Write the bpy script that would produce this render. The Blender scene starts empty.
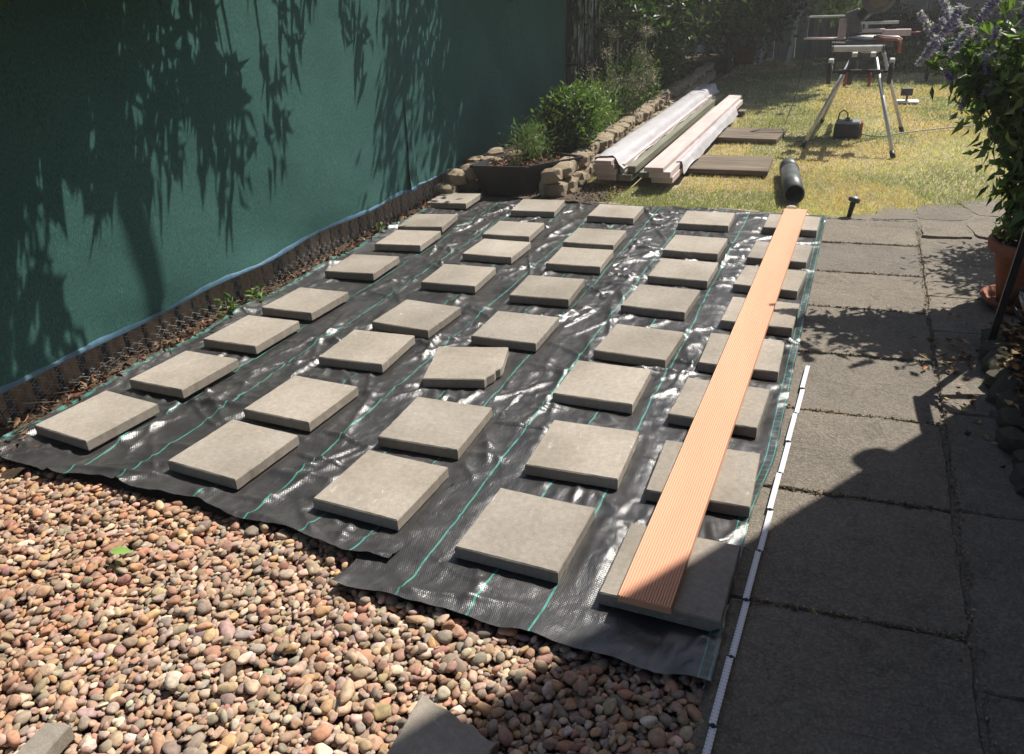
import bpy, math, random
import numpy as np
from mathutils import Vector, Matrix

random.seed(7)
RNG = np.random.default_rng(7)
S = bpy.context.scene
COL = S.collection
PI = math.pi

# ------------------------------------------------------------------ camera
# The grid of paving slabs gives the scale: X across the garden, Y away along the fence.
HEAD = 0.412                      # camera turned left of +Y
PITCH, ROLL, CAM_H, FPX = 0.462623, -0.0499716, 1.4105, 795.13
def cam_axes():
    fw = np.array([0, math.cos(PITCH), -math.sin(PITCH)])
    rt = np.array([1., 0, 0]); up = np.cross(rt, fw)
    R = rt*math.cos(ROLL)+up*math.sin(ROLL); U = -rt*math.sin(ROLL)+up*math.cos(ROLL)
    c, s = math.cos(HEAD), math.sin(HEAD)
    M = np.array([[c, -s, 0], [s, c, 0], [0, 0, 1]])
    return M@fw, M@R, M@U
fw, R_, U_ = cam_axes()
cd = bpy.data.cameras.new('camera'); cam = bpy.data.objects.new('camera', cd); COL.objects.link(cam)
cam.matrix_world = Matrix(((R_[0], U_[0], -fw[0], 0), (R_[1], U_[1], -fw[1], 0), (R_[2], U_[2], -fw[2], CAM_H), (0, 0, 0, 1)))
cd.sensor_width = 36; cd.lens = FPX/1024*36; cd.clip_end = 3000; cd.clip_start = 0.02
S.camera = cam

# ------------------------------------------------------------------ light
SUN = Vector((0.385, 0.63, 1.0)).normalized()     # towards the sun
EL = math.asin(SUN.z); AZ = math.atan2(SUN.x, SUN.y)
w = bpy.data.worlds.new('World'); S.world = w; w.use_nodes = True
nt = w.node_tree; bg = nt.nodes['Background']; bg.inputs[1].default_value = 0.066
sky = nt.nodes.new('ShaderNodeTexSky'); sky.sky_type = 'NISHITA'; sky.sun_disc = False
sky.sun_elevation = EL; sky.sun_rotation = AZ; sky.dust_density = 1.5
nt.links.new(sky.outputs[0], bg.inputs[0])
ld = bpy.data.lights.new('sun', 'SUN'); ld.energy = 4.6; ld.angle = math.radians(0.5); ld.color = (1, 0.95, 0.87)
lo = bpy.data.objects.new('sun', ld); COL.objects.link(lo); lo.location = (3, 5, 8)
lo.rotation_euler = SUN.to_track_quat('Z', 'Y').to_euler()
vs = S.view_settings; vs.view_transform = 'Standard'; vs.look = 'None'; vs.exposure = 0.82; vs.gamma = 1; vs.use_curve_mapping = False

# ------------------------------------------------------------------ materials
class NT:
    def __init__(s, name):
        s.m = bpy.data.materials.new(name); s.m.use_nodes = True; s.t = s.m.node_tree
        s.b = s.t.nodes['Principled BSDF']; s.out = s.t.nodes['Material Output']
        s.tc = None
    def n(s, t, **k):
        q = s.t.nodes.new(t)
        for a, b in k.items(): setattr(q, a, b)
        return q
    def l(s, a, b): s.t.links.new(a, b)
    def co(s, kind='Object', rnd=False):
        tc = s.n('ShaderNodeTexCoord'); o = tc.outputs[kind]
        if rnd:
            oi = s.n('ShaderNodeObjectInfo'); vm = s.n('ShaderNodeVectorMath', operation='MULTIPLY_ADD')
            cx = s.n('ShaderNodeCombineXYZ')
            s.l(oi.outputs['Random'], cx.inputs[0]); s.l(oi.outputs['Random'], cx.inputs[1])
            s.l(cx.outputs[0], vm.inputs[0]); vm.inputs[1].default_value = (37, 91, 13); s.l(o, vm.inputs[2])
            o = vm.outputs[0]
        return o
    def noise(s, vec, scale, detail=4, rough=.6, stretch=None, dist=0):
        if stretch:
            mp = s.n('ShaderNodeMapping'); mp.inputs['Scale'].default_value = stretch; s.l(vec, mp.inputs[0]); vec = mp.outputs[0]
        q = s.n('ShaderNodeTexNoise'); q.inputs['Scale'].default_value = scale; q.inputs['Detail'].default_value = detail
        q.inputs['Roughness'].default_value = rough; q.inputs['Distortion'].default_value = dist
        s.l(vec, q.inputs['Vector']); return q.outputs['Fac']
    def ramp(s, fac, stops, interp='LINEAR'):
        q = s.n('ShaderNodeValToRGB'); q.color_ramp.interpolation = interp
        e = q.color_ramp.elements
        while len(e) < len(stops): e.new(.5)
        for i, (p, c) in enumerate(stops):
            e[i].position = p; e[i].color = (*c, 1) if len(c) == 3 else c
        s.l(fac, q.inputs[0]); return q.outputs[0]
    def mix(s, fac, a, b, mode='MIX'):
        q = s.n('ShaderNodeMix', data_type='RGBA', blend_type=mode)
        for sock, v in ((q.inputs[0], fac), (q.inputs[6], a), (q.inputs[7], b)):
            if isinstance(v, (int, float)): sock.default_value = v
            elif isinstance(v, tuple): sock.default_value = (*v, 1)
            else: s.l(v, sock)
        return q.outputs[2]
    def math(s, op, a, b=None, c=None):
        q = s.n('ShaderNodeMath', operation=op)
        for i, v in enumerate((a, b, c)):
            if v is None: continue
            if isinstance(v, (int, float)): q.inputs[i].default_value = v
            else: s.l(v, q.inputs[i])
        return q.outputs[0]
    def bump(s, h, strength=.3, dist=.01):
        q = s.n('ShaderNodeBump'); q.inputs['Strength'].default_value = strength; q.inputs['Distance'].default_value = dist
        s.l(h, q.inputs['Height']); s.l(q.outputs[0], s.b.inputs['Normal'])
    def base(s, c, rough=.7, metal=0, spec=.5):
        if isinstance(c, tuple): s.b.inputs['Base Color'].default_value = (*c, 1)
        else: s.l(c, s.b.inputs['Base Color'])
        if isinstance(rough, (int, float)): s.b.inputs['Roughness'].default_value = rough
        else: s.l(rough, s.b.inputs['Roughness'])
        s.b.inputs['Metallic'].default_value = metal; s.b.inputs['Specular IOR Level'].default_value = spec
        return s
BLK = (0, 0, 0); WHT = (1, 1, 1)

def mat_mottled(name, c1, c2, scale=8, rough=.8, bump=.3, bscale=60, metal=0, spec=.4, rnd=True, stretch=None, dist=.004, det=5):
    m = NT(name); v = m.co(rnd=rnd)
    f = m.noise(v, scale, det, .65, stretch)
    m.base(m.ramp(f, [(.3, c1), (.7, c2)]), rough, metal, spec)
    if bump: m.bump(m.noise(v, bscale, 4, .6, stretch), bump, dist)
    return m.m

def mat_attr(name, rough=.7, spec=.4, bump=0, bscale=80, var=.25, trans=0, vscale=25, sheen=0):
    m = NT(name); a = m.n('ShaderNodeAttribute', attribute_name='col')
    v = m.co(); f = m.noise(v, vscale, 3, .6)
    c = m.mix(1.0, a.outputs['Color'], m.ramp(f, [(.25, (1-var,)*3), (.75, (1+var,)*3)]), 'MULTIPLY')
    m.base(c, rough, 0, spec)
    if bump: m.bump(m.noise(v, bscale, 3, .6), bump, .002)
    if trans:
        t = m.n('ShaderNodeBsdfTranslucent'); t.inputs[0].default_value = (.3, .5, .05, 1)
        c2 = m.mix(1.0, c, (1.3, 1.7, .5), 'MULTIPLY'); m.l(c2, t.inputs[0])
        ms = m.n('ShaderNodeMixShader'); ms.inputs[0].default_value = trans
        m.l(m.b.outputs[0], ms.inputs[1]); m.l(t.outputs[0], ms.inputs[2]); m.l(ms.outputs[0], m.out.inputs[0])
    return m.m

def mat_slab():
    m = NT('cast_concrete'); v = m.co(rnd=True); oi = m.n('ShaderNodeObjectInfo')
    f = m.noise(v, 3.2, 6, .62); g = m.noise(v, 260, 2, .8)
    c = m.ramp(f, [(.30, (.262, .242, .215)), (.5, (.325, .30, .27)), (.72, (.385, .36, .33))])
    c = m.mix(.35, c, m.ramp(m.noise(v, 55, 4, .7), [(.3, (.3,)*3), (.7, (.7,)*3)]), 'OVERLAY')
    c = m.mix(.4, c, m.ramp(g, [(.3, (.24, .225, .2)), (.7, (.46, .44, .41))]), 'OVERLAY')
    tint = m.ramp(oi.outputs['Random'], [(0, (.80, .79, .77)), (.5, (.93, .915, .885)), (1, (1.04, 1.02, .985))])
    big = m.noise(v, 1.7, 3, .5); c = m.mix(1.0, c, m.ramp(big, [(.3, (.84, .83, .80)), (.6, (1.05, 1.05, 1.05))]), 'MULTIPLY')
    c = m.mix(1.0, c, tint, 'MULTIPLY'); c = m.mix(1.0, c, (1.06, 1.05, 1.04), 'MULTIPLY')
    # pale scuffs and small dark pits
    sc = m.noise(v, 9, 5, .8, (1, 3, 1), 1.2)
    c = m.mix(m.math('MULTIPLY', m.ramp(sc, [(.63, BLK), (.70, WHT)]), .5), c, (.62, .6, .56))
    vo = m.n('ShaderNodeTexVoronoi'); vo.inputs['Scale'].default_value = 42; m.l(v, vo.inputs['Vector'])
    pit = m.ramp(vo.outputs['Distance'], [(.05, WHT), (.1, BLK)])
    gate = m.ramp(m.noise(v, 15, 2), [(.56, BLK), (.62, WHT)])
    pm = m.math('MULTIPLY', pit, gate)
    c = m.mix(m.math('MULTIPLY', pm, .55), c, (.13, .12, .1))
    st = m.ramp(m.noise(v, 5.5, 4, .6), [(.62, BLK), (.8, WHT)])
    c = m.mix(m.math('MULTIPLY', st, .55), c, (.2, .19, .165))
    m.base(c, .9, 0, .25)
    m.bump(m.math('ADD', m.math('MULTIPLY', g, .5), m.math('MULTIPLY', m.noise(v, 40, 4), .6)), .45, .003)
    return m.m
M_SLAB = mat_slab()

def mat_flag():
    m = NT('worn_flagstone'); v = m.co(rnd=False); oi = m.n('ShaderNodeObjectInfo')
    g = m.noise(v, 160, 3, .8); f = m.noise(v, 2.4, 6, .7)
    c = m.ramp(f, [(.25, (.125, .110, .090)), (.55, (.175, .155, .127)), (.8, (.22, .195, .158))])
    vo = m.n('ShaderNodeTexVoronoi'); vo.inputs['Scale'].default_value = 150; m.l(v, vo.inputs['Vector'])
    peb = m.ramp(vo.outputs['Color'], [(.15, (.055, .048, .04)), (.5, (.12, .107, .09)), (.9, (.30, .265, .215))])
    c = m.mix(.28, c, peb)
    c = m.mix(.4, c, m.ramp(g, [(.3, (.2, .2, .2)), (.72, (.8, .8, .8))]), 'OVERLAY')
    ln = m.ramp(m.noise(v, 2.2, 6, .6, None, 2.5), [(.485, BLK), (.497, WHT), (.503, WHT), (.515, BLK)])
    c = m.mix(m.math('MULTIPLY', ln, .35), c, (.05, .045, .035))
    tint = m.ramp(oi.outputs['Random'], [(0, (.86, .86, .86)), (1, (1.1, 1.07, 1.02))]); c = m.mix(1.0, c, tint, 'MULTIPLY')
    moss = m.ramp(m.noise(v, 6, 6, .75), [(.6, BLK), (.72, WHT)])
    c = m.mix(m.math('MULTIPLY', moss, .45), c, (.055, .06, .04))
    m.base(c, .92, 0, .3)
    m.bump(m.math('ADD', m.math('MULTIPLY', vo.outputs['Distance'], 1.2), m.math('MULTIPLY', m.noise(v, 12, 5, .7), 2.2)), .5, .004)
    return m.m
M_FLAG = mat_flag()

STRIPES = [-2.27, -2.085, -1.75, -1.53, -1.33, -1.14, -.93, -.73, -.56]
def mat_membrane():
    m = NT('woven_weed_membrane'); v = m.co()
    sp = m.n('ShaderNodeSeparateXYZ'); m.l(v, sp.inputs[0]); X, Y = sp.outputs[0], sp.outputs[1]
    wob = m.math('MULTIPLY', m.math('SUBTRACT', m.noise(v, 2.2, 2), .5), .035)
    Xw = m.math('ADD', X, wob); tot = None
    mr = m.n('ShaderNodeMapRange'); mr.interpolation_type = 'SMOOTHSTEP'; m.l(Y, mr.inputs[0]); mr.inputs[1].default_value = 2.35; mr.inputs[2].default_value = 1.9; mr.inputs[3].default_value = 0; mr.inputs[4].default_value = .034
    X = m.math('ADD', X, mr.outputs[0])
    for i, s in enumerate(STRIPES+[-.127, -.104]):
        wd = .0028 if i < len(STRIPES) else .0016
        q = m.math('LESS_THAN', m.math('ABSOLUTE', m.math('SUBTRACT', Xw if i < len(STRIPES) else X, s)), wd)
        tot = q if tot is None else m.math('MAXIMUM', tot, q)
    # worn, broken print
    tot = m.math('MULTIPLY', tot, m.ramp(m.noise(v, 14, 3), [(.32, (.25,)*3), (.5, WHT)]))
    # cross ticks at the selvedge
    tick = m.math('MULTIPLY', m.math('LESS_THAN', m.math('FRACT', m.math('MULTIPLY', Y, 33)), .28),
                  m.math('LESS_THAN', m.math('ABSOLUTE', m.math('SUBTRACT', X, -.115)), .010))
    tot = m.math('MAXIMUM', tot, m.math('MULTIPLY', tick, .25))
    lf = m.math('MULTIPLY', m.math('LESS_THAN', m.math('ABSOLUTE', m.math('SUBTRACT', Xw, -2.685)), .017), .75)
    tot = m.math('MAXIMUM', tot, m.math('MULTIPLY', lf, m.ramp(m.noise(v, 30, 3), [(.4, BLK), (.6, WHT)])))
    # faint warp / weft ribs
    wx = m.math('SINE', m.math('MULTIPLY', X, 2*PI/.0062)); wy = m.math('SINE', m.math('MULTIPLY', Y, 2*PI/.0085))
    weave = m.math('MULTIPLY', wx, wy)
    dust = m.noise(v, 5, 5, .7)
    c = m.ramp(dust, [(.3, (.023, .0225, .023)), (.62, (.042, .040, .039)), (.85, (.082, .076, .069))])
    rib = m.ramp(m.math('ADD', m.math('MULTIPLY', weave, .5), .5), [(0, (.8,)*3), (1, (1.25,)*3)])
    c = m.mix(1.0, c, rib, 'MULTIPLY')
    c = m.mix(m.math('MULTIPLY', tot, .85), c, (.06, .27, .22))
    m.base(c, m.ramp(dust, [(.3, (.29,)*3), (.8, (.46,)*3)]), 0, .75)
    h = m.math('ADD', m.math('MULTIPLY', weave, .06), m.math('MULTIPLY', m.noise(v, 24, 3, .5, (1, .55, 1), .6), .75)); h = m.math('ADD', h, m.math('MULTIPLY', m.noise(v, 95, 3, .7, (1, .3, 1), .4), .34))
    m.bump(h, .6, .006)
    return m.m
M_MEMB = mat_membrane()

def mat_screen():
    m = NT('green_shade_netting'); v = m.co()
    sp = m.n('ShaderNodeSeparateXYZ'); m.l(v, sp.inputs[0])
    f = m.noise(v, 1.6, 4, .6)
    c = m.ramp(f, [(.3, (.034, .092, .081)), (.7, (.048, .118, .105))])
    fine = m.noise(v, 300, 2, .7, (1, 1.6, .25))
    c = m.mix(.75, c, m.ramp(fine, [(.3, (.15,)*3), (.7, (.85,)*3)]), 'OVERLAY')
    sx = m.math('SINE', m.math('MULTIPLY', sp.outputs[2], 2*PI/.022))
    c = m.mix(.04, c, m.ramp(m.math('ADD', m.math('MULTIPLY', sx, .5), .5), [(0, (.3,)*3), (1, (.7,)*3)]), 'OVERLAY')
    fleck = m.ramp(m.noise(v, 90, 2, .5), [(.73, BLK), (.77, WHT)])
    c = m.mix(m.math('MULTIPLY', fleck, .45), c, (.4, .5, .45))
    m.base(c, .8, 0, .06); m.bump(m.math('ADD', fine, m.math('MULTIPLY', m.noise(v, 7, 3, .5, (1, .3, 1)), 3)), .3, .004)
    return m.m
M_SCREEN = mat_screen()
M_HEM = mat_mottled('pale_blue_hem_tape', (.045, .11, .17), (.10, .20, .28), 14, .55, .4, 90)
M_DARKSCREEN = mat_mottled('dark_pleated_netting', (.012, .03, .028), (.03, .06, .05), 5, .7, .3, 90, rnd=False)

def mat_ground(name, cols, scale, bscale, bump=.8, rough=.95):
    m = NT(name); v = m.co(); f = m.noise(v, scale, 8, .72); g = m.noise(v, bscale, 5, .75)
    c = m.ramp(f, cols); c = m.mix(.6, c, m.ramp(g, [(.3, (.15,)*3), (.7, (.85,)*3)]), 'OVERLAY')
    m.base(c, rough, 0, .2); m.bump(g, bump, .012); return m.m
M_SOIL = mat_ground('dry_brown_soil', [(.3, (.035, .024, .016)), (.55, (.075, .052, .035)), (.8, (.13, .095, .065))], 3, 60)
M_BEDGROUND = mat_ground('dark_subsoil', [(.3, (.06, .045, .033)), (.8, (.13, .10, .075))], 4, 70)
M_LAWNG = mat_ground('thin_lawn_earth', [(.3, (.10, .11, .045)), (.52, (.30, .25, .16)), (.75, (.42, .32, .21))], .9, 45)

def mat_wood(name, c1, c2, c3, axis=1, rough=.8, scale=6, bump=.5):
    m = NT(name); v = m.co(rnd=True)
    st = [1, 1, 1]; st[axis] = .06
    f = m.noise(v, scale*6, 5, .6, tuple(st), .4); g = m.noise(v, 2, 4)
    c = m.ramp(f, [(.3, c1), (.5, c2), (.72, c3)])
    c = m.mix(.5, c, m.ramp(g, [(.3, (.35,)*3), (.7, (.65,)*3)]), 'OVERLAY')
    m.base(c, rough, 0, .3); m.bump(f, bump, .003); return m.m
M_OLDPLANK = mat_wood('weathered_plank', (.07, .05, .035), (.13, .1, .07), (.2, .16, .12), 0)
M_SLAT = mat_wood('brown_fence_board', (.20, .14, .095), (.32, .24, .17), (.44, .34, .25), 2)
M_BACK = mat_wood('grey_fence_board', (.20, .20, .185), (.27, .27, .25), (.34, .34, .32), 2)
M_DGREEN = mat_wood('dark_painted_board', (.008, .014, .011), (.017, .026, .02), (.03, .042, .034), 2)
M_PINK = mat_wood('pink_primed_board', (.44, .355, .335), (.49, .405, .38), (.54, .455, .43), 1, .75, 4, .25)
M_OLIVE = mat_wood('treated_olive_joist', (.12, .12, .085), (.17, .165, .12), (.22, .215, .165), 1)
M_BARK = mat_wood('tree_bark', (.03, .022, .016), (.06, .045, .032), (.1, .08, .06), 2)
M_WHITEWOOD = mat_wood('white_painted_wood', (.5, .5, .49), (.58, .58, .56), (.66, .66, .64), 0)
M_DECK = mat_mottled('terracotta_composite', (.60, .315, .195), (.69, .37, .235), 5, .75, .15, 200, stretch=(1, .1, 1), dist=.001)

def mat_wrap():
    m = NT('white_plastic_wrap'); v = m.co()
    f = m.noise(v, 7, 5, .7, (1, .35, 1), .8)
    m.base(m.ramp(f, [(.3, (.42, .405, .42)), (.6, (.54, .525, .54))]), .3, 0, .5)
    m.b.inputs['Alpha'].default_value = 1
    m.bump(f, .35, .02); return m.m
M_WRAP = mat_wrap()
M_TERRA = mat_mottled('terracotta_clay', (.20, .075, .045), (.33, .14, .085), 7, .85, .3, 60)
M_BLACKPL = mat_mottled('black_plastic', (.016, .016, .017), (.035, .035, .036), 8, .5, .15, 60)
M_TUBE = mat_mottled('scuffed_dark_plastic', (.045, .05, .05), (.11, .12, .12), 14, .42, .3, 60, stretch=(1, .4, 1))
M_BLACKMET = mat_mottled('black_painted_metal', (.012, .012, .013), (.03, .03, .03), 20, .45, .15, 90)
M_ALU = mat_mottled('dull_aluminium', (.42, .42, .40), (.60, .60, .57), 25, .4, .1, 90, metal=.5)
M_RED = mat_mottled('faded_red_plastic', (.24, .055, .045), (.34, .09, .07), 20, .5, .1, 90)
M_PINKPL = mat_mottled('dusty_pale_casting', (.42, .34, .32), (.55, .47, .44), 20, .5, .1, 90)
M_GREYPL = mat_mottled('dark_grey_casting', (.06, .06, .06), (.12, .12, .12), 20, .5, .1, 90)
M_WIRE = mat_mottled('galvanised_wire', (.34, .36, .34), (.5, .52, .5), 40, .6, 0, 90)
M_POSTM = mat_mottled('grey_green_post', (.12, .17, .16), (.2, .26, .24), 20, .6, .1, 90)
M_STONE = mat_mottled('sandy_limestone', (.23, .175, .115), (.48, .39, .27), 9, .9, .8, 35, dist=.012)
M_RULE = None
def mat_rule():
    m = NT('white_rule_enamel'); v = m.co(); sp = m.n('ShaderNodeSeparateXYZ'); m.l(v, sp.inputs[0])
    t = m.math('LESS_THAN', m.math('FRACT', m.math('MULTIPLY', sp.outputs[1], 100)), .22)
    e = m.math('GREATER_THAN', m.math('ABSOLUTE', sp.outputs[0]), .0035)
    k = m.math('MULTIPLY', t, e)
    c = m.mix(m.math('MULTIPLY', k, .6), (.62, .62, .64), (.08, .08, .1)); m.base(c, .45, 0, .4); return m.m
M_RULE = mat_rule()
def mat_brick():
    m = NT('house_brick'); v = m.co(); q = m.n('ShaderNodeTexBrick'); q.inputs['Scale'].default_value = 4.4
    q.inputs['Color1'].default_value = (.16, .07, .045, 1); q.inputs['Color2'].default_value = (.22, .1, .06, 1); q.inputs['Mortar'].default_value = (.25, .23, .2, 1)
    mp = m.n('ShaderNodeMapping'); mp.inputs['Rotation'].default_value = (PI/2, 0, PI/2); m.l(v, mp.inputs[0]); m.l(mp.outputs[0], q.inputs[0])
    m.base(q.outputs[0], .9, 0, .2); m.bump(q.outputs[1], .4, .01); return m.m
M_BRICK = mat_brick()
M_LEAF = mat_attr('garden_leaf', .45, .45, 0, var=.2, trans=.35)
M_PEBBLE = mat_attr('river_pebble', .88, .2, .35, 160, .32, vscale=70)
M_CHIP = mat_attr('dry_litter', .85, .2, .2, 120, .3)
M_GRASS = mat_attr('grass_blade', .6, .25, 0, var=.1, trans=.3)
M_PETAL = mat_attr('lavender_petal', .7, .2, 0, var=.2, trans=.25)

# ------------------------------------------------------------------ object helpers
def tag(o, label=None, cat=None, group=None, kind=None):
    if label: o['label'] = label
    if cat: o['category'] = cat
    if group: o['group'] = group
    if kind: o['kind'] = kind
    return o
def empty(name, loc, label, cat, group=None):
    o = bpy.data.objects.new(name, None); COL.objects.link(o); o.location = loc; o.empty_display_size = .1
    o['_'] = 0; del o['_']
    return tag(o, label, cat, group)
def origin(o):
    p = Vector((0, 0, 0))
    while o is not None: p += Vector(o.location); o = o.parent
    return p
def link(name, me, parent=None, loc=(0, 0, 0)):
    o = bpy.data.objects.new(name, me); COL.objects.link(o)
    if parent is not None: o.parent = parent
    o.location = loc; return o

class MB:
    """collects verts and faces in world coordinates"""
    def __init__(s): s.v = []; s.f = []; s.smooth = []
    def add(s, vs, fs, sm=False):
        k = len(s.v); s.v += [tuple(map(float, p)) for p in vs]; s.f += [tuple(i+k for i in f) for f in fs]; s.smooth += [sm]*len(fs); return s
    def frame_box(s, c, ax, ay, az, bev=0):
        """box from centre and three half-axis vectors"""
        c, ax, ay, az = map(Vector, (c, ax, ay, az)); v = []
        if bev <= 0:
            for i in (-1, 1):
                for j in (-1, 1):
                    for k in (-1, 1): v.append(c+ax*i+ay*j+az*k)
            return s.add(v, [(0, 1, 3, 2), (4, 6, 7, 5), (0, 4, 5, 1), (2, 3, 7, 6), (0, 2, 6, 4), (1, 5, 7, 3)])
        bx, by, bz = (1-bev/max(a.length, 1e-6) for a in (ax, ay, az))
        idx = {}
        for i in (-1, 1):
            for j in (-1, 1):
                for k in (-1, 1):
                    idx[i, j, k, 0] = len(v); v.append(c+ax*i+ay*j*by+az*k*bz)
                    idx[i, j, k, 1] = len(v); v.append(c+ax*i*bx+ay*j+az*k*bz)
                    idx[i, j, k, 2] = len(v); v.append(c+ax*i*bx+ay*j*by+az*k)
        F = []
        for a in (0, 1, 2):
            b, d = (a+1) % 3, (a+2) % 3
            for sg in (-1, 1):
                q = []
                for (p, r) in ((-1, -1), (1, -1), (1, 1), (-1, 1)):
                    t = [0, 0, 0]; t[a] = sg; t[b] = p; t[d] = r; q.append(idx[(*t, a)])
                F.append(tuple(q if sg > 0 else q[::-1]))
            for p in (-1, 1):
                for r in (-1, 1):          # edge between faces b=p and d=r, running along a
                    t1 = [0, 0, 0]; t1[a] = -1; t1[b] = p; t1[d] = r; t2 = t1[:]; t2[a] = 1
                    q = [idx[(*t1, b)], idx[(*t2, b)], idx[(*t2, d)], idx[(*t1, d)]]
                    F.append(tuple(q if p*r < 0 else q[::-1]))
        for i in (-1, 1):
            for j in (-1, 1):
                for k in (-1, 1):
                    q = (idx[i, j, k, 0], idx[i, j, k, 1], idx[i, j, k, 2]); F.append(q if i*j*k > 0 else q[::-1])
        return s.add(v, F)
    def box(s, x0, x1, y0, y1, z0, z1, bev=0):
        return s.frame_box(((x0+x1)/2, (y0+y1)/2, (z0+z1)/2), ((x1-x0)/2, 0, 0), (0, (y1-y0)/2, 0), (0, 0, (z1-z0)/2), bev)
    def bar(s, a, b, w, h=None, up=(0, 0, 1), bev=0):
        a, b = Vector(a), Vector(b); h = h or w; d = (b-a); L = d.length; d.normalize(); u = Vector(up)
        if abs(d.dot(u)) > .98: u = Vector((0, 1, 0))
        x = d.cross(u).normalized(); z = x.cross(d)
        return s.frame_box((a+b)/2, x*w/2, d*L/2, z*h/2, bev)
    def tube(s, pts, r, n=8, cap=True):
        pts = [Vector(p) for p in pts]; rr = r if isinstance(r, (list, tuple)) else [r]*len(pts); vs = []; fs = []
        pu = None
        for i, p in enumerate(pts):
            d = (pts[min(i+1, len(pts)-1)]-pts[max(i-1, 0)]).normalized()
            u = pu if pu is not None else (Vector((0, 0, 1)) if abs(d.z) < .9 else Vector((1, 0, 0)))
            x = d.cross(u).normalized(); u = x.cross(d).normalized(); pu = u
            for k in range(n):
                a = 2*PI*k/n; vs.append(p+(x*math.cos(a)+u*math.sin(a))*rr[i])
        for i in range(len(pts)-1):
            for k in range(n): fs.append((i*n+k, i*n+(k+1) % n, (i+1)*n+(k+1) % n, (i+1)*n+k))
        if cap: fs.append(tuple(range(n))[::-1]); fs.append(tuple((len(pts)-1)*n+k for k in range(n)))
        return s.add(vs, fs, True)
    def lathe(s, c, prof, n=28):
        vs = []; fs = []; c = Vector(c)
        for r, z in prof:
            for k in range(n): a = 2*PI*k/n; vs.append(c+Vector((r*math.cos(a), r*math.sin(a), z)))
        for i in range(len(prof)-1):
            for k in range(n): fs.append((i*n+k, i*n+(k+1) % n, (i+1)*n+(k+1) % n, (i+1)*n+k))
        return s.add(vs, fs, True)
    def disc(s, c, axis, r, n=20):
        c = Vector(c); a = Vector(axis).normalized(); u = a.orthogonal().normalized(); v = a.cross(u)
        return s.add([c+(u*math.cos(2*PI*k/n)+v*math.sin(2*PI*k/n))*r for k in range(n)], [tuple(range(n))])
    def wheel(s, c, axis, r, wd, n=24):
        a = Vector(axis).normalized(); c = Vector(c)
        return s.tube([c-a*wd/2, c-a*wd/2+a*.001, c+a*wd/2-a*.001, c+a*wd/2], [r*.85, r, r, r*.85], n)
    def build(s, name, mat, parent=None, kind=None, label=None):
        o0 = origin(parent) if parent is not None else Vector((0, 0, 0))
        me = bpy.data.meshes.new(name); me.from_pydata([tuple(Vector(p)-o0) for p in s.v], [], s.f); me.update()
        me.polygons.foreach_set('use_smooth', s.smooth)
        me.materials.append(mat); o = link(name, me, parent)
        if kind: o['kind'] = kind
        if label: o['label'] = label
        return o
    def build_at(s, name, mat, loc, *tags):
        """a one-mesh thing with its origin at loc"""
        me = bpy.data.meshes.new(name); L = Vector(loc); me.from_pydata([tuple(Vector(p)-L) for p in s.v], [], s.f); me.update()
        me.polygons.foreach_set('use_smooth', s.smooth); me.materials.append(mat); o = link(name, me, None, loc); return tag(o, *tags)

def np_mesh(name, V, F, mat, parent=None, col=None, smooth=False, loc=None, link_it=True):
    """V (n,3), F (m,k) arrays of one polygon size; col (n,3) per vertex"""
    V = np.asarray(V, np.float32).copy(); F = np.asarray(F, np.int32)
    off = np.array(origin(parent) if parent is not None else (0, 0, 0)) if loc is None else np.array(loc)
    V -= off
    me = bpy.data.meshes.new(name); k = F.shape[1]
    me.vertices.add(len(V)); me.vertices.foreach_set('co', V.ravel())
    me.loops.add(F.size); me.loops.foreach_set('vertex_index', F.ravel())
    me.polygons.add(len(F)); me.polygons.foreach_set('loop_start', np.arange(0, F.size, k, dtype=np.int32))
    me.polygons.foreach_set('loop_total', np.full(len(F), k, np.int32))
    me.polygons.foreach_set('use_smooth', np.full(len(F), smooth))
    me.update(calc_edges=True)
    if col is not None:
        a = me.color_attributes.new('col', 'FLOAT_COLOR', 'POINT')
        c = np.ones((len(V), 4), np.float32); c[:, :3] = col; a.data.foreach_set('color', c.ravel())
    me.materials.append(mat)
    if not link_it: return me
    return link(name, me, parent, (0, 0, 0) if loc is None or parent is not None else loc)

def vnoise(x, y, seed=0):
    """smooth value noise on arrays"""
    r = np.random.default_rng(seed); G = r.random((256, 256)).astype(np.float32)
    xi = np.floor(x).astype(int); yi = np.floor(y).astype(int); fx = x-xi; fy = y-yi
    fx = fx*fx*(3-2*fx); fy = fy*fy*(3-2*fy)
    g = lambda a, b: G[a & 255, b & 255]
    return (g(xi, yi)*(1-fx)+g(xi+1, yi)*fx)*(1-fy)+(g(xi, yi+1)*(1-fx)+g(xi+1, yi+1)*fx)*fy
def fbm(x, y, seed=0, o=4):
    s = 0; a = .5
    for i in range(o): s = s+a*vnoise(x*2**i, y*2**i, seed+i); a *= .5
    return s

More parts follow.
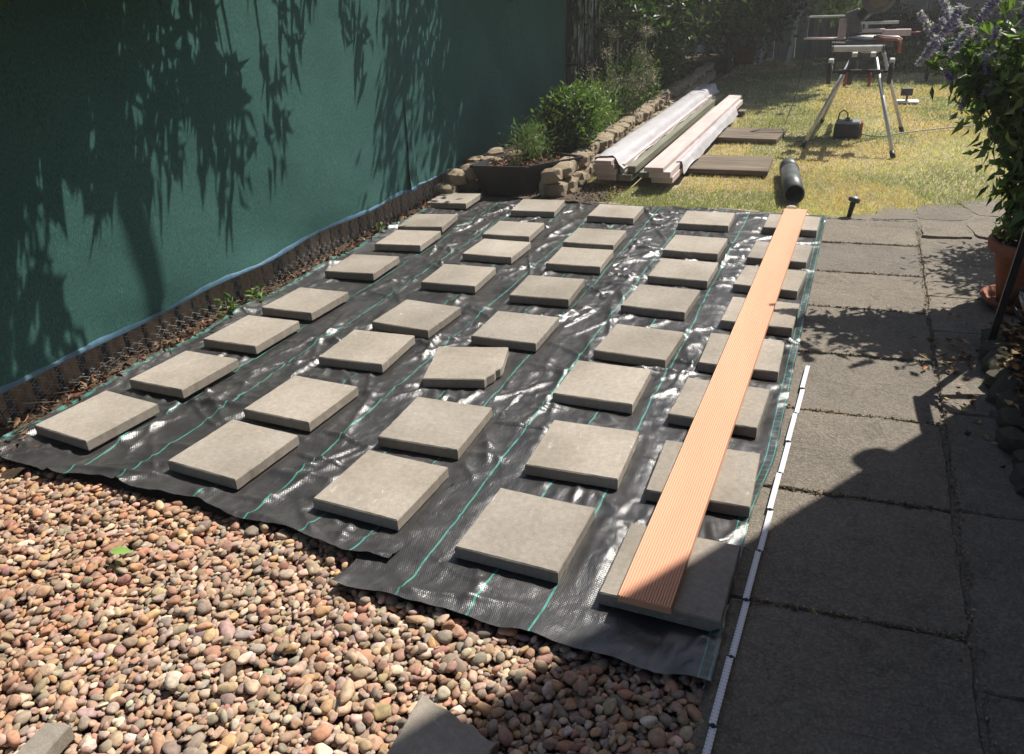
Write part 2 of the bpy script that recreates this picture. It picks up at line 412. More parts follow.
def leaves(name, P, D, L, W, mat, parent=None, cols=None, fold=.25, loc=None, N=None, kind=None, label=None):
    """many leaf blades: P base points, D directions, L lengths, W widths (arrays); four triangles each"""
    n = len(P); D = D/np.linalg.norm(D, axis=1, keepdims=True)
    if N is None: N = RNG.normal(size=(n, 3))
    Sd = np.cross(D, N); Sd /= np.linalg.norm(Sd, axis=1, keepdims=True)+1e-9; Nn = np.cross(Sd, D)
    L = L[:, None]; W = W[:, None]
    mid = P+D*L*.45; tip = P+D*L-Nn*L*.12
    a = mid+Sd*W/2+Nn*W*fold; b = mid-Sd*W/2+Nn*W*fold; m2 = mid-Nn*W*.02
    V = np.stack([P, a, tip, b, m2], 1).reshape(-1, 3)
    i = np.arange(n)[:, None]*5
    F = np.concatenate([i+[0, 1, 4], i+[1, 2, 4], i+[4, 2, 3], i+[0, 4, 3]], 0)
    c = np.repeat(cols, 5, 0) if cols is not None else None
    o = np_mesh(name, V, F, mat, parent, c, False, loc)
    if kind: o['kind'] = kind
    if label: o['label'] = label
    return o
def palette(n, cols, jit=.15):
    c = np.array(cols)[RNG.integers(0, len(cols), n)]
    return np.clip(c*(1+RNG.normal(0, jit, (n, 1)))*(1+RNG.normal(0, .05, (n, 3))), 0.004, .95)
GREENS = [(.055, .085, .028), (.07, .11, .036), (.045, .07, .026), (.10, .14, .05)]
YGREENS = [(.13, .175, .06), (.16, .21, .08), (.10, .145, .05)]
DGREENS = [(.02, .045, .014), (.03, .06, .018), (.015, .035, .012), (.045, .085, .02)]

def clump_points(n, clumps, spread):
    """n points gathered round clump centres (array k,3)"""
    k = RNG.integers(0, len(clumps), n); return clumps[k]+RNG.normal(0, 1, (n, 3))*spread
def ellipsoid_clumps(k, c, r, shell=.55):
    d = RNG.normal(size=(k, 3)); d /= np.linalg.norm(d, axis=1, keepdims=True)
    rad = (shell+(1-shell)*RNG.random((k, 1))); return np.array(c)+d*rad*np.array(r)

# ================================================================== SETTING
def sheet(name, x0, x1, y0, y1, nx, ny, zf, mat, parent=None):
    xs = np.linspace(x0, x1, nx); ys = np.linspace(y0, y1, ny); X, Y = np.meshgrid(xs, ys); Z = zf(X, Y)
    V = np.stack([X, Y, Z], -1).reshape(-1, 3); i = np.arange(ny-1)[:, None]*nx+np.arange(nx-1)[None, :]; i = i.reshape(-1, 1)
    F = np.concatenate([i, i+1, i+nx+1, i+nx], 1); return np_mesh(name, V, F, mat, parent, None, True)
g = sheet('ground', -22, 22, -14, 26, 3, 3, lambda X, Y: X*0-.05, M_SOIL); tag(g, kind='structure')
g = sheet('lawn', -2.05, 6, 5.25, 15.4, 260, 300, lambda X, Y: -.03*((X > -.12)&(X < 1.0)&(Y < 5.27+.62*np.clip(X, 0, 1)))-.012+.03*fbm(X*1.3, Y*1.3, 3)-.012, M_LAWNG); tag(g, kind='structure')
g = sheet('soil_strip', -2.90, -2.45, .2, 6.4, 30, 300, lambda X, Y: -.035+.05*fbm(X*9, Y*9, 8)+np.clip(-2.66-X, 0, 1)*.12, M_SOIL); tag(g, kind='structure')

# ---------------------------------------------------------- pebble bed
PB_X0, PB_X1, PB_Y0 = -2.78, -.108, .35
PALE = [(.40, .275, .19), (.35, .235, .165), (.43, .325, .23), (.33, .25, .18), (.47, .365, .265), (.30, .235, .175), (.38, .29, .205), (.35, .215, .155),
        (.31, .265, .205), (.44, .27, .175), (.51, .41, .30), (.26, .22, .175), (.41, .305, .19), (.34, .28, .215), (.45, .30, .17), (.55, .47, .37), (.37, .25, .18), (.32, .275, .225)]
PALE = [(a_*.95, b_*.885, c_*.87) for a_, b_, c_ in PALE]
def icosphere(sub):
    import bmesh
    bm = bmesh.new(); bmesh.ops.create_icosphere(bm, subdivisions=sub, radius=1)
    V = np.array([v.co for v in bm.verts]); F = np.array([[v.index for v in f.verts] for f in bm.faces]); bm.free(); return V, F
def pebble_shape(sub):
    V, F = icosphere(sub); V = V.copy()
    p = RNG.uniform(2.1, 4.6)                        # super-ellipsoid squareness
    V = V/(np.sum(np.abs(V)**p, 1, keepdims=True)**(1/p))
    for _ in range(6):                               # a few flats
        d = RNG.normal(size=3); d /= np.linalg.norm(d); h = RNG.uniform(.60, .95); t = V@d; V -= np.outer(np.clip(t-h, 0, None)*.92, d)
    V[:, 0] *= 1+.22*RNG.uniform(-1, 1)*V[:, 1]; V += .05*np.sin(V[:, [1, 2, 0]]*3+RNG.uniform(0, 6, 3))
    return V, F
pb = sheet('pebble_bed', PB_X0-.1, PB_X1, .2, 1.75, 40, 20, lambda X, Y: X*0-.03, M_BEDGROUND); tag(pb, kind='structure')
def lay_pebbles():
    cs = .006; nx = int((PB_X1-PB_X0)/cs)+12; ny = int((1.50-PB_Y0)/cs)+12
    H = np.full((ny, nx), -.030, np.float32); out = []
    N = 14500
    for i in range(N):
        a = min(.0245, max(.0085, .0112*math.exp(RNG.normal(0, .30)))); b = a*RNG.uniform(.62, .92); c = a*RNG.uniform(.32, .60)
        if RNG.random() < .10: a *= 1.5; b *= .95
        cx_ = RNG.uniform(PB_X0+.02, PB_X1-.022, 14); cy_ = RNG.uniform(PB_Y0, 1.48, 14); hv = H[((cy_-PB_Y0)/cs).astype(int)+4, ((cx_-PB_X0)/cs).astype(int)+4]+RNG.random(14)*.004; kk = int(np.argmin(hv)); x = cx_[kk]; y = cy_[kk]
        edge = (1.50 if x < -1.13 else 1.335)
        if y > edge: continue
        th = RNG.uniform(0, PI); ex = max(a, b)
        i0, i1 = int((x-ex-PB_X0)/cs)+3, int((x+ex-PB_X0)/cs)+5; j0, j1 = int((y-ex-PB_Y0)/cs)+3, int((y+ex-PB_Y0)/cs)+5
        i0 = max(i0, 0); j0 = max(j0, 0); sub = H[j0:j1, i0:i1]
        if sub.size == 0: continue
        xx = (np.arange(i0, i0+sub.shape[1])-4)*cs+PB_X0-x; yy = (np.arange(j0, j0+sub.shape[0])-4)*cs+PB_Y0-y
        XX, YY = np.meshgrid(xx, yy); u = (XX*math.cos(th)+YY*math.sin(th))/a; v = (-XX*math.sin(th)+YY*math.cos(th))/b; q = u*u+v*v; m = q < 1
        if not m.any(): continue
        hh = sub[m]; base = hh.mean()*.6+hh.max()*.4
        if base > .008: continue                      # keep the bed level
        # tilt with the local slope
        zc = base+c*.72
        A = np.stack([XX[m], YY[m], np.ones(m.sum())], 1); sx, sy = 0, 0
        if m.sum() > 6:
            k = np.linalg.lstsq(A, hh, rcond=None)[0]; sx, sy = np.clip(k[0], -.7, .7)*.8, np.clip(k[1], -.7, .7)*.8
        sub[m] = np.maximum(sub[m], zc+c*np.sqrt(1-q[m])*.9)
        out.append((x, y, zc, a, b, c, th, sx, sy))
    return out
PEB = lay_pebbles()
SH_LO = [pebble_shape(2) for _ in range(16)]; SH_HI = [pebble_shape(3) for _ in range(16)]
def peb_matrix(p):
    x, y, z, a, b, c, th, sx, sy = p
    n = Vector((-sx, -sy, 1)).normalized(); q = Vector((0, 0, 1)).rotation_difference(n)
    return q.to_matrix() @ Matrix.Rotation(th, 3, 'Z') @ Matrix.Diagonal((a, b, c))
# nearest to the camera and on top: the 300 that show largest are parts of their own
def shows(p):
    r = Vector((p[0], p[1], p[2]-CAM_H)); xc = r.dot(Vector(R_)); yc = r.dot(Vector(U_)); zc = r.dot(Vector(fw))
    u = xc/zc*FPX; v = yc/zc*FPX
    if abs(u) > 508 or abs(v) > 372 or p[2] < .005: return 0
    return p[3]/zc
order = sorted(range(len(PEB)), key=lambda i: -shows(PEB[i])); single = set(order[:300])
peb_meshes = []
for k in range(48):
    V, F = SH_HI[k % len(SH_HI)]; c = palette(1, PALE, .12)[0]
    peb_meshes.append(np_mesh('pebble', V, F, M_PEBBLE, None, np.tile(c, (len(V), 1)), True, link_it=False))
for i in sorted(single):
    p = PEB[i]; o = bpy.data.objects.new('pebble', peb_meshes[RNG.integers(0, 48)]); COL.objects.link(o); o.parent = pb
    o.matrix_local = Matrix.Translation(p[:3]) @ peb_matrix(p).to_4x4()
def join_pebbles(idx, name):
    Vs, Fs, Cs, k = [], [], [], 0
    pal = palette(len(idx), PALE, .10)
    for j, i in enumerate(idx):
        p = PEB[i]; V, F = SH_LO[RNG.integers(0, len(SH_LO))]; Mx = np.array(peb_matrix(p))
        Vs.append(V@Mx.T+np.array(p[:3])); Fs.append(F+k); k += len(V)
        c = pal[j]
        if p[0] < -1.6: c = c*np.array([1.0, .93, .89])        # redder stone towards the fence
        Cs.append(np.tile(c, (len(V), 1)))
    o = np_mesh(name, np.concatenate(Vs), np.concatenate(Fs), M_PEBBLE, pb, np.concatenate(Cs), True); o['kind'] = 'stuff'; return o
join_pebbles([i for i in range(len(PEB)) if i not in single], 'small_pebbles')

# ---------------------------------------------------------- path of flagstones
path = sheet('path', -.150, .98, -1.5, 6.1, 50, 380, lambda X, Y: -.016+.013*np.clip((Y-4.95)/.2, 0, 1)-.06*np.clip((Y-5.30-.62*np.clip(X, 0, 1)-.02*np.sin(X*23))/.04, 0, 1), M_FLAG); tag(path, kind='structure')
def flag_poly(poly, z=0, th=.035, rough=.004, seed=0):
    """an irregular stone from its outline: wobbly edge, slightly domed top, chamfer"""
    r = random.Random(seed); pts = []
    n = len(poly)
    for i in range(n):
        a = Vector((*poly[i], 0)); b = Vector((*poly[(i+1) % n], 0)); L = (b-a).length; k = max(3, int(L/.045)); nn = Vector((-(b-a).y, (b-a).x, 0)).normalized()
        for j in range(k):
            t = j/k; pts.append(a.lerp(b, t)+nn*(r.uniform(-rough, rough) if j else rough*1.5))
    c = sum(pts, Vector())/len(pts); m = MB(); N = len(pts); vs = []
    for f, zz in ((1.0, -th), (1.0, -.006), (.985, 0.0), (.5, .0015)):
        for p in pts:
            q = c+(p-c)*f; vs.append((q.x, q.y, z+zz+(r.uniform(-.0015, .0015) if zz > -.01 else 0)))
    vs.append((c.x, c.y, z+.002)); fs = []
    for k in range(3):
        for i in range(N): fs.append((k*N+i, k*N+(i+1) % N, (k+1)*N+(i+1) % N, (k+1)*N+i))
    for i in range(N): fs.append((3*N+i, 3*N+(i+1) % N, 4*N))
    return m.add(vs, fs, False)
ys = [-1.2, -.55, .05, .575, 1.10, 1.62, 2.145, 2.665, 3.175, 3.70, 4.21, 4.73, 5.22]
for i in range(len(ys)-1):
    gx = .006; g1 = .002+.0025*random.random()
    y0, y1 = ys[i]+g1, ys[i+1]-g1; sl = .05
    flag_poly([(-.150, y0), (.404, y0+sl*.7), (.400, y1+sl*.7), (-.150, y1)], random.uniform(-.008, -.004), seed=i).build('flagstone', M_FLAG, path)
ys2 = [-1.0, -.3, .3, .95, 1.5, 2.19, 2.80, 3.55, 3.98, 4.47, 4.93]
for i in range(len(ys2)-1):
    flag_poly([(.414, ys2[i]+.003), (.93, ys2[i]+.036), (.93, ys2[i+1]+.03), (.414, ys2[i+1]-.003)], random.uniform(-.010, -.004), seed=40+i).build('flagstone', M_FLAG, path)
for k, pl in enumerate([[(.16, 5.26), (.42, 5.3), (.40, 5.56), (.22, 5.58)], [(.43, 4.96), (.70, 5.0), (.64, 5.27), (.44, 5.29)], [(.72, 5.01), (.93, 5.0), (.94, 5.42), (.67, 5.30)],
                        [(.43, 5.32), (.66, 5.33), (.74, 5.46), (.62, 5.76), (.42, 5.66)], [(.76, 5.48), (.94, 5.46), (.95, 5.95), (.66, 5.82)]]):
    flag_poly(pl, -.0005, rough=.009, seed=80+k).build('flagstone', M_FLAG, path)
# moss and grit in the joints
def joint_grit():
    P = []
    for y in ys:
        n = 240; x = RNG.uniform(-.1, .4, n); P.append(np.stack([x, y+.035*(x+.1)*2+RNG.normal(0, .004, n), np.full(n, -.004)], 1))
    n = 900; y = RNG.uniform(.9, 5.6, n); P.append(np.stack([.411+RNG.normal(0, .009, n), y, np.full(n, -.012)+RNG.random(n)*.010], 1))
    P = np.concatenate(P); D = RNG.normal(size=P.shape); D[:, 2] = np.abs(D[:, 2])*.4
    return leaves('joint_litter', P, D, RNG.uniform(.004, .013, len(P)), RNG.uniform(.004, .01, len(P)), M_CHIP, path, palette(len(P), [(.15, .12, .085), (.10, .10, .05), (.26, .18, .10), (.12, .10, .07), (.34, .24, .13)], .2), kind='stuff')
joint_grit()

# ================================================================== CONCRETE SLABS
FIT = {(1,1):(-2.452,1.768,-.112),(1,2):(-2.407,2.171,-.075),(1,3):(-2.412,2.601,-.032),(1,4):(-2.401,2.998,-.038),(1,5):(-2.425,3.564,.04),(1,6):(-2.42,4.075,.059),(1,7):(-2.482,4.45,.125),(1,8):(-2.573,5.029,.046),
 (2,1):(-1.799,1.744,-.07),(2,2):(-1.795,2.121,-.041),(2,3):(-1.805,2.607,.044),(2,4):(-1.773,2.989,-.057),(2,5):(-1.825,3.548,.051),(2,6):(-1.814,4.028,0),(2,7):(-1.869,4.417,.047),(2,8):(-1.919,4.976,.101),
 (3,1):(-1.209,1.723,-.043),(3,2):(-1.222,2.115,.025),(3,3):(-1.325,2.585,.27),(3,4):(-1.274,2.986,.006),(3,5):(-1.311,3.497,.05),(3,6):(-1.302,3.993,.041),(3,7):(-1.335,4.378,.019),(3,8):(-1.369,4.948,.022),
 (4,1):(-.704,1.662,-.024),(4,2):(-.681,2.111,.033),(4,3):(-.756,2.588,.008),(4,4):(-.716,2.986,-.047),(4,5):(-.743,3.5,-.046),(4,6):(-.724,3.928,-.014),(4,7):(-.745,4.368,-.021),(4,8):(-.779,4.912,.02),
 (5,1):(-.287,1.622,-.012),(5,2):(-.289,2.096,.025),(5,3):(-.317,2.559,-.032),(5,4):(-.301,3.004,.012),(5,5):(-.283,3.448,-.023),(5,6):(-.292,3.913,-.069),(5,7):(-.29,4.347,-.03),(5,8):(-.279,4.938,-.013)}
TH = .040
def slab_mesh(seed, outline=None, ang=None):
    """cast slab: subdivided outline with worn arris, nicks in the edge and gently uneven faces"""
    r = random.Random(seed); h = .15
    poly = outline or [(-h, -h), (h, -h), (h, h), (-h, h)]; pts = []; n = len(poly)
    for i in range(n):
        a = Vector((*poly[i], 0)); b = Vector((*poly[(i+1) % n], 0)); k = max(1, int((b-a).length/.02)); nn = Vector(((b-a).y, -(b-a).x, 0)).normalized()
        broken = ang is not None and i in ang
        for j in range(k):
            t = j/k; w_ = r.uniform(-.007, .007) if broken else r.uniform(-.0006, .0006)
            if not broken and r.random() < .012: w_ = -r.uniform(.001, .003)
            pts.append(a.lerp(b, t)+(nn*w_ if j else nn*0))
    c = sum(pts, Vector())/len(pts); N = len(pts); vs = []
    def ring(ins, z, jz):
        for p in pts:
            d = (p-c); d2 = d*(1-ins/max(.05, d.length)); vs.append((c.x+d2.x, c.y+d2.y, z+r.uniform(-jz, jz)))
    ring(.003, 0, 0); ring(0, .003, .0005); ring(.0, TH-.004, .0006); ring(.004, TH, .0003); ring(.05, TH, .0002)
    fs = [tuple(range(N))[::-1]]
    for k in range(4):
        for i in range(N): fs.append((k*N+i, k*N+(i+1) % N, (k+1)*N+(i+1) % N, (k+1)*N+i))
    fs.append(tuple(4*N+i for i in range(N)))
    me = bpy.data.meshes.new('concrete_slab'); me.from_pydata(vs, [], fs); me.update(); me.materials.append(M_SLAB); return me
SM = [slab_mesh(100+i) for i in range(7)]
COLN = {1: 'in the column nearest the green fence', 2: 'in the second column from the green fence', 3: 'in the middle column of five', 4: 'in the column left of the orange board', 5: 'in the column under the orange board'}
ORD = ['', 'nearest', 'second', 'third', 'fourth', 'fifth', 'sixth', 'seventh', 'farthest']
for (c_, r_), (x, y, a) in FIT.items():
    me = random.choice(SM)
    if r_ == 1: lab = 'square concrete slab nearest the pebbles '
    elif r_ == 8: lab = 'square concrete slab farthest from the pebbles '
    else: lab = 'square concrete slab %s from the pebbles ' % ORD[r_]
    lab += COLN[c_]
    if (c_, r_) == (3, 3):
        me = slab_mesh(55, [(-.15, -.15), (.094, -.15), (.148, -.03), (.15, .15), (-.15, .15)], ang={1})
        lab = 'broken concrete slab missing one corner, third from the pebbles in the middle column'
    o = link('concrete_slab', me, None, (x, y, .0015))
    rz = a+(0 if (c_, r_) == (3, 3) else random.choice((0, PI/2, PI, -PI/2)))
    tx, ty = random.uniform(-.006, .006), random.uniform(-.006, .006)
    if c_ == 1: ty -= .022; o.location.z += .004
    if (c_, r_) == (1, 2): ty -= .02; o.location.z += .004
    o.rotation_euler = (Matrix.Rotation(ty, 3, 'Y') @ Matrix.Rotation(tx, 3, 'X') @ Matrix.Rotation(rz, 3, 'Z')).to_euler()
    tag(o, lab, 'paving slab', 'concrete slabs laid in a grid on the membrane')

# ================================================================== WEED MEMBRANE
def membrane(name, x0, x1, yfun0, y1, zoff, seed, label):
    rs = np.random.default_rng(seed); cs = .0085
    nx = int((x1-x0)/cs); ny = int((y1-1.28)/cs); xs = np.linspace(x0, x1, nx); t = np.linspace(0, 1, ny)
    X = np.tile(xs, (ny, 1)); Y0 = yfun0(X); Ytop = y1+.03*(fbm(X*3, X*0+1, seed+5)-.5)
    Y = Y0+(Ytop-Y0)*t[:, None]
    Z = np.zeros_like(X)
    wx = X+.05*(fbm(X*4, Y*4, seed+1)-.5); wy = Y+.05*(fbm(X*4, Y*4, seed+2)-.5)
    for k in range(int(300*(x1-x0)/1.4)):                       # sharp little folds
        cx = rs.uniform(x0, x1); cy = rs.uniform(1.3, y1); an = rs.normal(0.15, .5) if rs.random() < .6 else rs.normal(PI/2, .35)
        L = rs.uniform(.04, .26); wd = rs.uniform(.006, .02); am = rs.uniform(.004, .015)
        u = (wx-cx)*math.cos(an)+(wy-cy)*math.sin(an); v = -(wx-cx)*math.sin(an)+(wy-cy)*math.cos(an)
        Z += am*np.exp(-(u/L)**4)*np.exp(-np.abs(v/wd)**1.5)
    Z += .010*np.clip(fbm(X*6, Y*8, seed+3)-.42, 0, 1)+.004*fbm(X*24, Y*24, seed+7)
    rg1 = 1-np.abs(2*vnoise(wx*13+3*vnoise(wy*3, wx*3, 5), wy*8, seed+20)-1); rg2 = 1-np.abs(2*vnoise(wx*27, wy*17+2*vnoise(wx*6, wy*6, 9), seed+21)-1); am_ = .35+1.1*np.clip(vnoise(X*2.3, Y*2.3, seed+30)-.25, 0, 1)
    rg3 = 1-np.abs(2*vnoise(wx*46, wy*30+2*vnoise(wx*9, wy*9, 3), seed+22)-1)
    Z += am_*(.0048*rg1**3+.0040*rg2**2.5+.0017*rg3**2)
    # slabs hold it down
    K = np.ones_like(X)
    for (c_, r_), (sx, sy, a) in FIT.items():
        dx = X-sx; dy = Y-sy; u = np.abs(dx*math.cos(a)+dy*math.sin(a)); v = np.abs(-dx*math.sin(a)+dy*math.cos(a))
        d = np.maximum(u, v)-.155; K = np.minimum(K, np.clip(d/.03, 0, 1))
    K = K*K*(3-2*K); Z = Z*(.0+K)
    # slack lifts between near neighbours in a column
    ed = np.clip((-2.60-X)/.12, 0, 1); Z += ed*(.016+.022*fbm(X*5, Y*7, seed+11)+.010*np.sin(Y*9+2*fbm(X*2, Y*2, 4)))*(.3+.7*K)
    # front edge lifts and curls over the pebbles
    fr = np.clip(1-(Y-Y0)/.10, 0, 1); Z += fr*(.006+.018*fbm(X*7, Y*3, seed+13))*(.3+.7*K)
    # right selvedge rides up slightly
    rg = np.clip((X+.16)/.06, 0, 1); Z += rg*(.004+.012*np.clip(np.sin(Y*13)+fbm(X*3, Y*6, 6)*2-1.4, 0, 1))
    Z += zoff
    sm = np.clip((2.35-Y)/.45, 0, 1); X = X-.034*sm*sm*(3-2*sm)*np.clip((X+.4)/.28, 0, 1)
    V = np.stack([X, Y, Z], -1).reshape(-1, 3); i = (np.arange(ny-1)[:, None]*nx+np.arange(nx-1)[None, :]).reshape(-1, 1)
    F = np.concatenate([i, i+1, i+nx+1, i+nx], 1)
    o = np_mesh(name, V, F, M_MEMB, None, None, True); return tag(o, label, 'weed membrane', 'sheets of woven weed membrane')
f1 = lambda X: 1.452+.03*np.sin(X*3+1)+.012*np.sin(X*17)+np.clip(-2.45-X, 0, 1)*.1
f2 = lambda X: 1.305+.008*np.sin(X*6)+.004*np.sin(X*31)
membrane('weed_membrane', -2.69, -1.02, f1, 5.26, -.0045, 21, 'wide black woven weed membrane with green stripes along the green fence')
membrane('weed_membrane', -1.115, -.098, f2, 5.26, -.001, 33, 'black woven weed membrane with green stripes running beside the paved path')

# ================================================================== DECKING BOARD
def deck_board():
    w_ = .131; n = 19; prof = []
    for i in range(n):
        a = -w_/2+w_*i/n; p = w_/n
        prof += [(a+p*.14, -.002), (a+p*.22, .0022), (a+p*.78, .0022), (a+p*.86, -.002)]
    prof = [(-w_/2, -.019), ]+[(-w_/2, 0)]+prof+[(w_/2, 0), (w_/2, -.019)]
    a = Vector((-.3185, 1.452)); b = Vector((-.2775, 5.147)); d = (b-a).normalized(); s = Vector((d.y, -d.x)); m = MB(); vs = []
    K = 24; N = len(prof)
    for k in range(K+1):
        c = a.lerp(b, k/K)
        for (u, z) in prof: q = c+s*u; vs.append((q.x, q.y, .0645+z+.0008*math.sin(k*1.3)))
    fs = []
    for k in range(K):
        for i in range(N): fs.append((k*N+i, (k+1)*N+i, (k+1)*N+(i+1) % N, k*N+(i+1) % N))
    fs.append(tuple(range(N))); fs.append(tuple(K*N+i for i in range(N))[::-1])
    o = m.add(vs, fs).build_at('decking_board', M_DECK, (-.30, 3.3, .045)); return tag(o, 'long orange grooved composite decking board laid across the right-hand column of slabs', 'decking board')
deck_board()

# ================================================================== FOLDING RULE
rule = empty('folding_rule', (-.049, 3.009, .002), 'white folding rule laid out straight on the dark path beside the membrane', 'folding ruler')
a0 = Vector((-.049, 3.009)); b0 = Vector((-.117, 1.0)); dd = (b0-a0)/10
for i in range(10):
    p = a0+dd*i; q = a0+dd*(i+1); sx = .0015*(1 if i % 2 else -1); z = .0045 if i % 2 else .0075
    mid = (p+q)/2; L = (q-p).length
    m = MB(); m.frame_box((0, 0, 0), (.0078, 0, 0), (0, L/2-.0015, 0), (0, 0, .0016), .0006)
    o = m.build('rule_segment', M_RULE, None); o.parent = rule; o.location = (mid.x+sx-a0.x, mid.y-a0.y, z); o.rotation_euler = (0, 0, math.atan2(-(q-p).x, (q-p).y)+PI)
    if i: MB().tube([(p.x, p.y, .004), (p.x, p.y, .0115)], .0052, 10).build('hinge', M_BLACKMET, rule); MB().box(p.x-.009, p.x+.009, p.y-.0022, p.y+.0022, .009, .0112).build('hinge_strap', M_BLACKMET, rule)

# ================================================================== FENCE + SCREEN (left)
FX = -2.76
fence = empty('chain_link_fence', (FX-.02, 4, 0), 'rusty chain link fence showing below the hem of the green screen', 'fence')
def chain_link(y0, y1, z0, z1, x, pitch=.052):
    Vs = []; Fs = []; k = 0; hw = pitch/2; r = .0019
    n = int((y1-y0)/pitch)
    m = MB()
    for i in range(n):
        yb = y0+i*pitch; pts = []; z = z0; side = 0
        while z <= z1+1e-6:
            pts.append((x+(.004 if side else -.004), yb+(hw if side else -hw)+hw, z)); z += hw*1.05; side ^= 1
        m.tube(pts, r, 4, False)
        pts2 = [(p[0], p[1]+hw, p[2]) for p in pts]
    for i in range(n):
        yb = y0+i*pitch+hw; pts = []; z = z0; side = 1
        while z <= z1+1e-6:
            pts.append((x-(.004 if side else -.004), yb+(hw if side else -hw)+hw, z)); z += hw*1.05; side ^= 1
        m.tube(pts, r, 4, False)
    return m
chain_link(.6, 7.9, -.03, .46, FX-.022).build('wire_mesh', M_WIRE, fence)
for y in (1.35, 3.35, 5.4, 8.02): MB().tube([(FX-.05, y, -.1), (FX-.05, y, 1.75)], .02, 10).build('post', M_POSTM, fence)
MB().box(FX-.09, FX-.0, 8.0, 8.04, .62, .64).box(FX+.0, FX+.14, 8.0, 8.03, .62, .645).build('bracket', M_BLACKMET, fence)
for z in (.30, 1.6): MB().tube([(FX-.03, .6, z), (FX-.03, 8.0, z)], .002, 5).build('tension_wire', M_WIRE, fence)

slatf = empty('timber_fence', (FX-.062, 4, 0), 'brown vertical board fence behind the chain link, seen below the green screen', 'fence')
sl_me = []
for k in range(5):
    m = MB(); m.frame_box((0, 0, .86), (.008, 0, 0), (0, .042, 0), (0, 0, .9), .003); me = bpy.data.meshes.new('slat'); me.from_pydata([tuple(p) for p in m.v], [], m.f); me.materials.append(M_SLAT); sl_me.append(me)
y = .5
while y < 8.2:
    o = link('slat', random.choice(sl_me), slatf, (random.uniform(-.006, .006), y-4, random.uniform(-.03, .02))); o.rotation_euler = (random.gauss(0, .03), 0, random.gauss(0, .08)); o.scale = (1, random.uniform(.8, 1.1), 1); y += random.uniform(.092, .118)
MB().box(FX-.115, FX-.085, .4, 8.3, .3, .38).build('rail', M_SLAT, slatf)

def cloth(y0, y1, zlow, ztop, xoff, seed, amp=.012, nx=None, mat=None, fold=None, pleat=0):
    ny = int((y1-y0)/.022); nz = 70; Yv = np.linspace(y0, y1, ny); T = np.linspace(0, 1, nz)
    Y, Tt = np.meshgrid(Yv, T); zl = zlow(Y); Z = zl+(ztop-zl)*Tt
    X = FX+xoff+amp*(fbm(Y*1.1, Z*1.6, seed)-.5)*2+.004*(fbm(Y*7, Z*5, seed+3)-.5)
    X += .012*np.exp(-((Z-zl)/.08)**2)*np.sin(Y*5+seed)
    if pleat: X += pleat*np.abs(np.sin(Y*9+1.5*fbm(Y, Z, seed)))*(1-.4*Tt)
    if fold: X, Y = fold(X, Y, Z, Tt)
    V = np.stack([X, Y, Z], -1).reshape(-1, 3); i = (np.arange(nz-1)[:, None]*ny+np.arange(ny-1)[None, :]).reshape(-1, 1)
    F = np.concatenate([i, i+1, i+ny+1, i+ny], 1); return V, F, ny, (X, Y, Z)
def hem_strip(X, Y, Z, w0, name, mat, par, dx=.003):
    # tape sewn along the lower edge
    xs, ys_, zs = X[0], Y[0], Z[0]; n = len(xs); V = []; F = []
    for i in range(n):
        wv = w0*(1+.10*math.sin(i*.9)+.18*math.sin(i*.23)); V += [(xs[i]+dx, ys_[i], zs[i]-.003), (xs[i]+dx+.004, ys_[i], zs[i]+wv*.5), (X[3][i]+dx, ys_[i], zs[i]+wv)]
    for i in range(n-1):
        for k in (0, 1): F.append((i*3+k, (i+1)*3+k, (i+1)*3+k+1, i*3+k+1))
    return np_mesh(name, np.array(V), np.array(F), mat, par, None, True)
scr = empty('privacy_screen', (FX, 2.6, .9), 'long green netting privacy screen with blue bottom hem, tied to the near fence', 'privacy screen', 'green netting screens on the fence')
def fold1(X, Y, Z, T):
    e = np.clip((Y-4.45)/.28, 0, 1)                     # loose end pulled out and back
    return X+.035*e**2*(1-T*.6), Y-.16*e**3*np.clip((T-.35), 0, 1)
zl1 = lambda Y: .158+.008*np.sin(Y*2.1)+.006*np.sin(Y*7.3)+.010*np.clip(Y-4.2, 0, 1)
V, F, ny, G = cloth(.2, 4.78, zl1, 1.72, .012, 5, fold=fold1); np_mesh('netting', V, F, M_SCREEN, scr, None, True)
hem_strip(*G, .020, 'hem_tape', M_HEM, scr)
scr2 = empty('privacy_screen', (FX, 6.2, .9), 'far green netting screen hanging in shade, overlapped by the near one at the seam', 'privacy screen', 'green netting screens on the fence')
zl2 = lambda Y: .17+.006*np.sin(Y*3)+.0*Y
def fold2(X, Y, Z, T):
    e = np.exp(-np.clip(Y-4.66, 0, 9)/.05); return X+.016+.022*e*(1.15-T), Y+.05*np.sin(T*4.2)*e
V, F, ny, G = cloth(4.66, 8.0, zl2, 1.72, .0, 9, pleat=.012, fold=fold2); np_mesh('netting', V, F, M_SCREEN, scr2, None, True)
hem_strip(*G, .011, 'hem_tape', M_HEM, scr2)

# dark fence beyond the metal post
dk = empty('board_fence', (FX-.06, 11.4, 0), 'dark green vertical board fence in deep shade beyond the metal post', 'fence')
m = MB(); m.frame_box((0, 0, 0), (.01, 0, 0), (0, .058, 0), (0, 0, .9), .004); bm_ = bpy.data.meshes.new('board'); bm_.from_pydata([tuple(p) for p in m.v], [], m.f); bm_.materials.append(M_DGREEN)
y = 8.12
while y < 15.0: o = link('board', bm_, dk, (random.uniform(-.01, .012), y-11.4, .85+random.uniform(-.02, .02))); o.rotation_euler = (random.gauss(0, .006), 0, random.gauss(0, .05)); y += .125

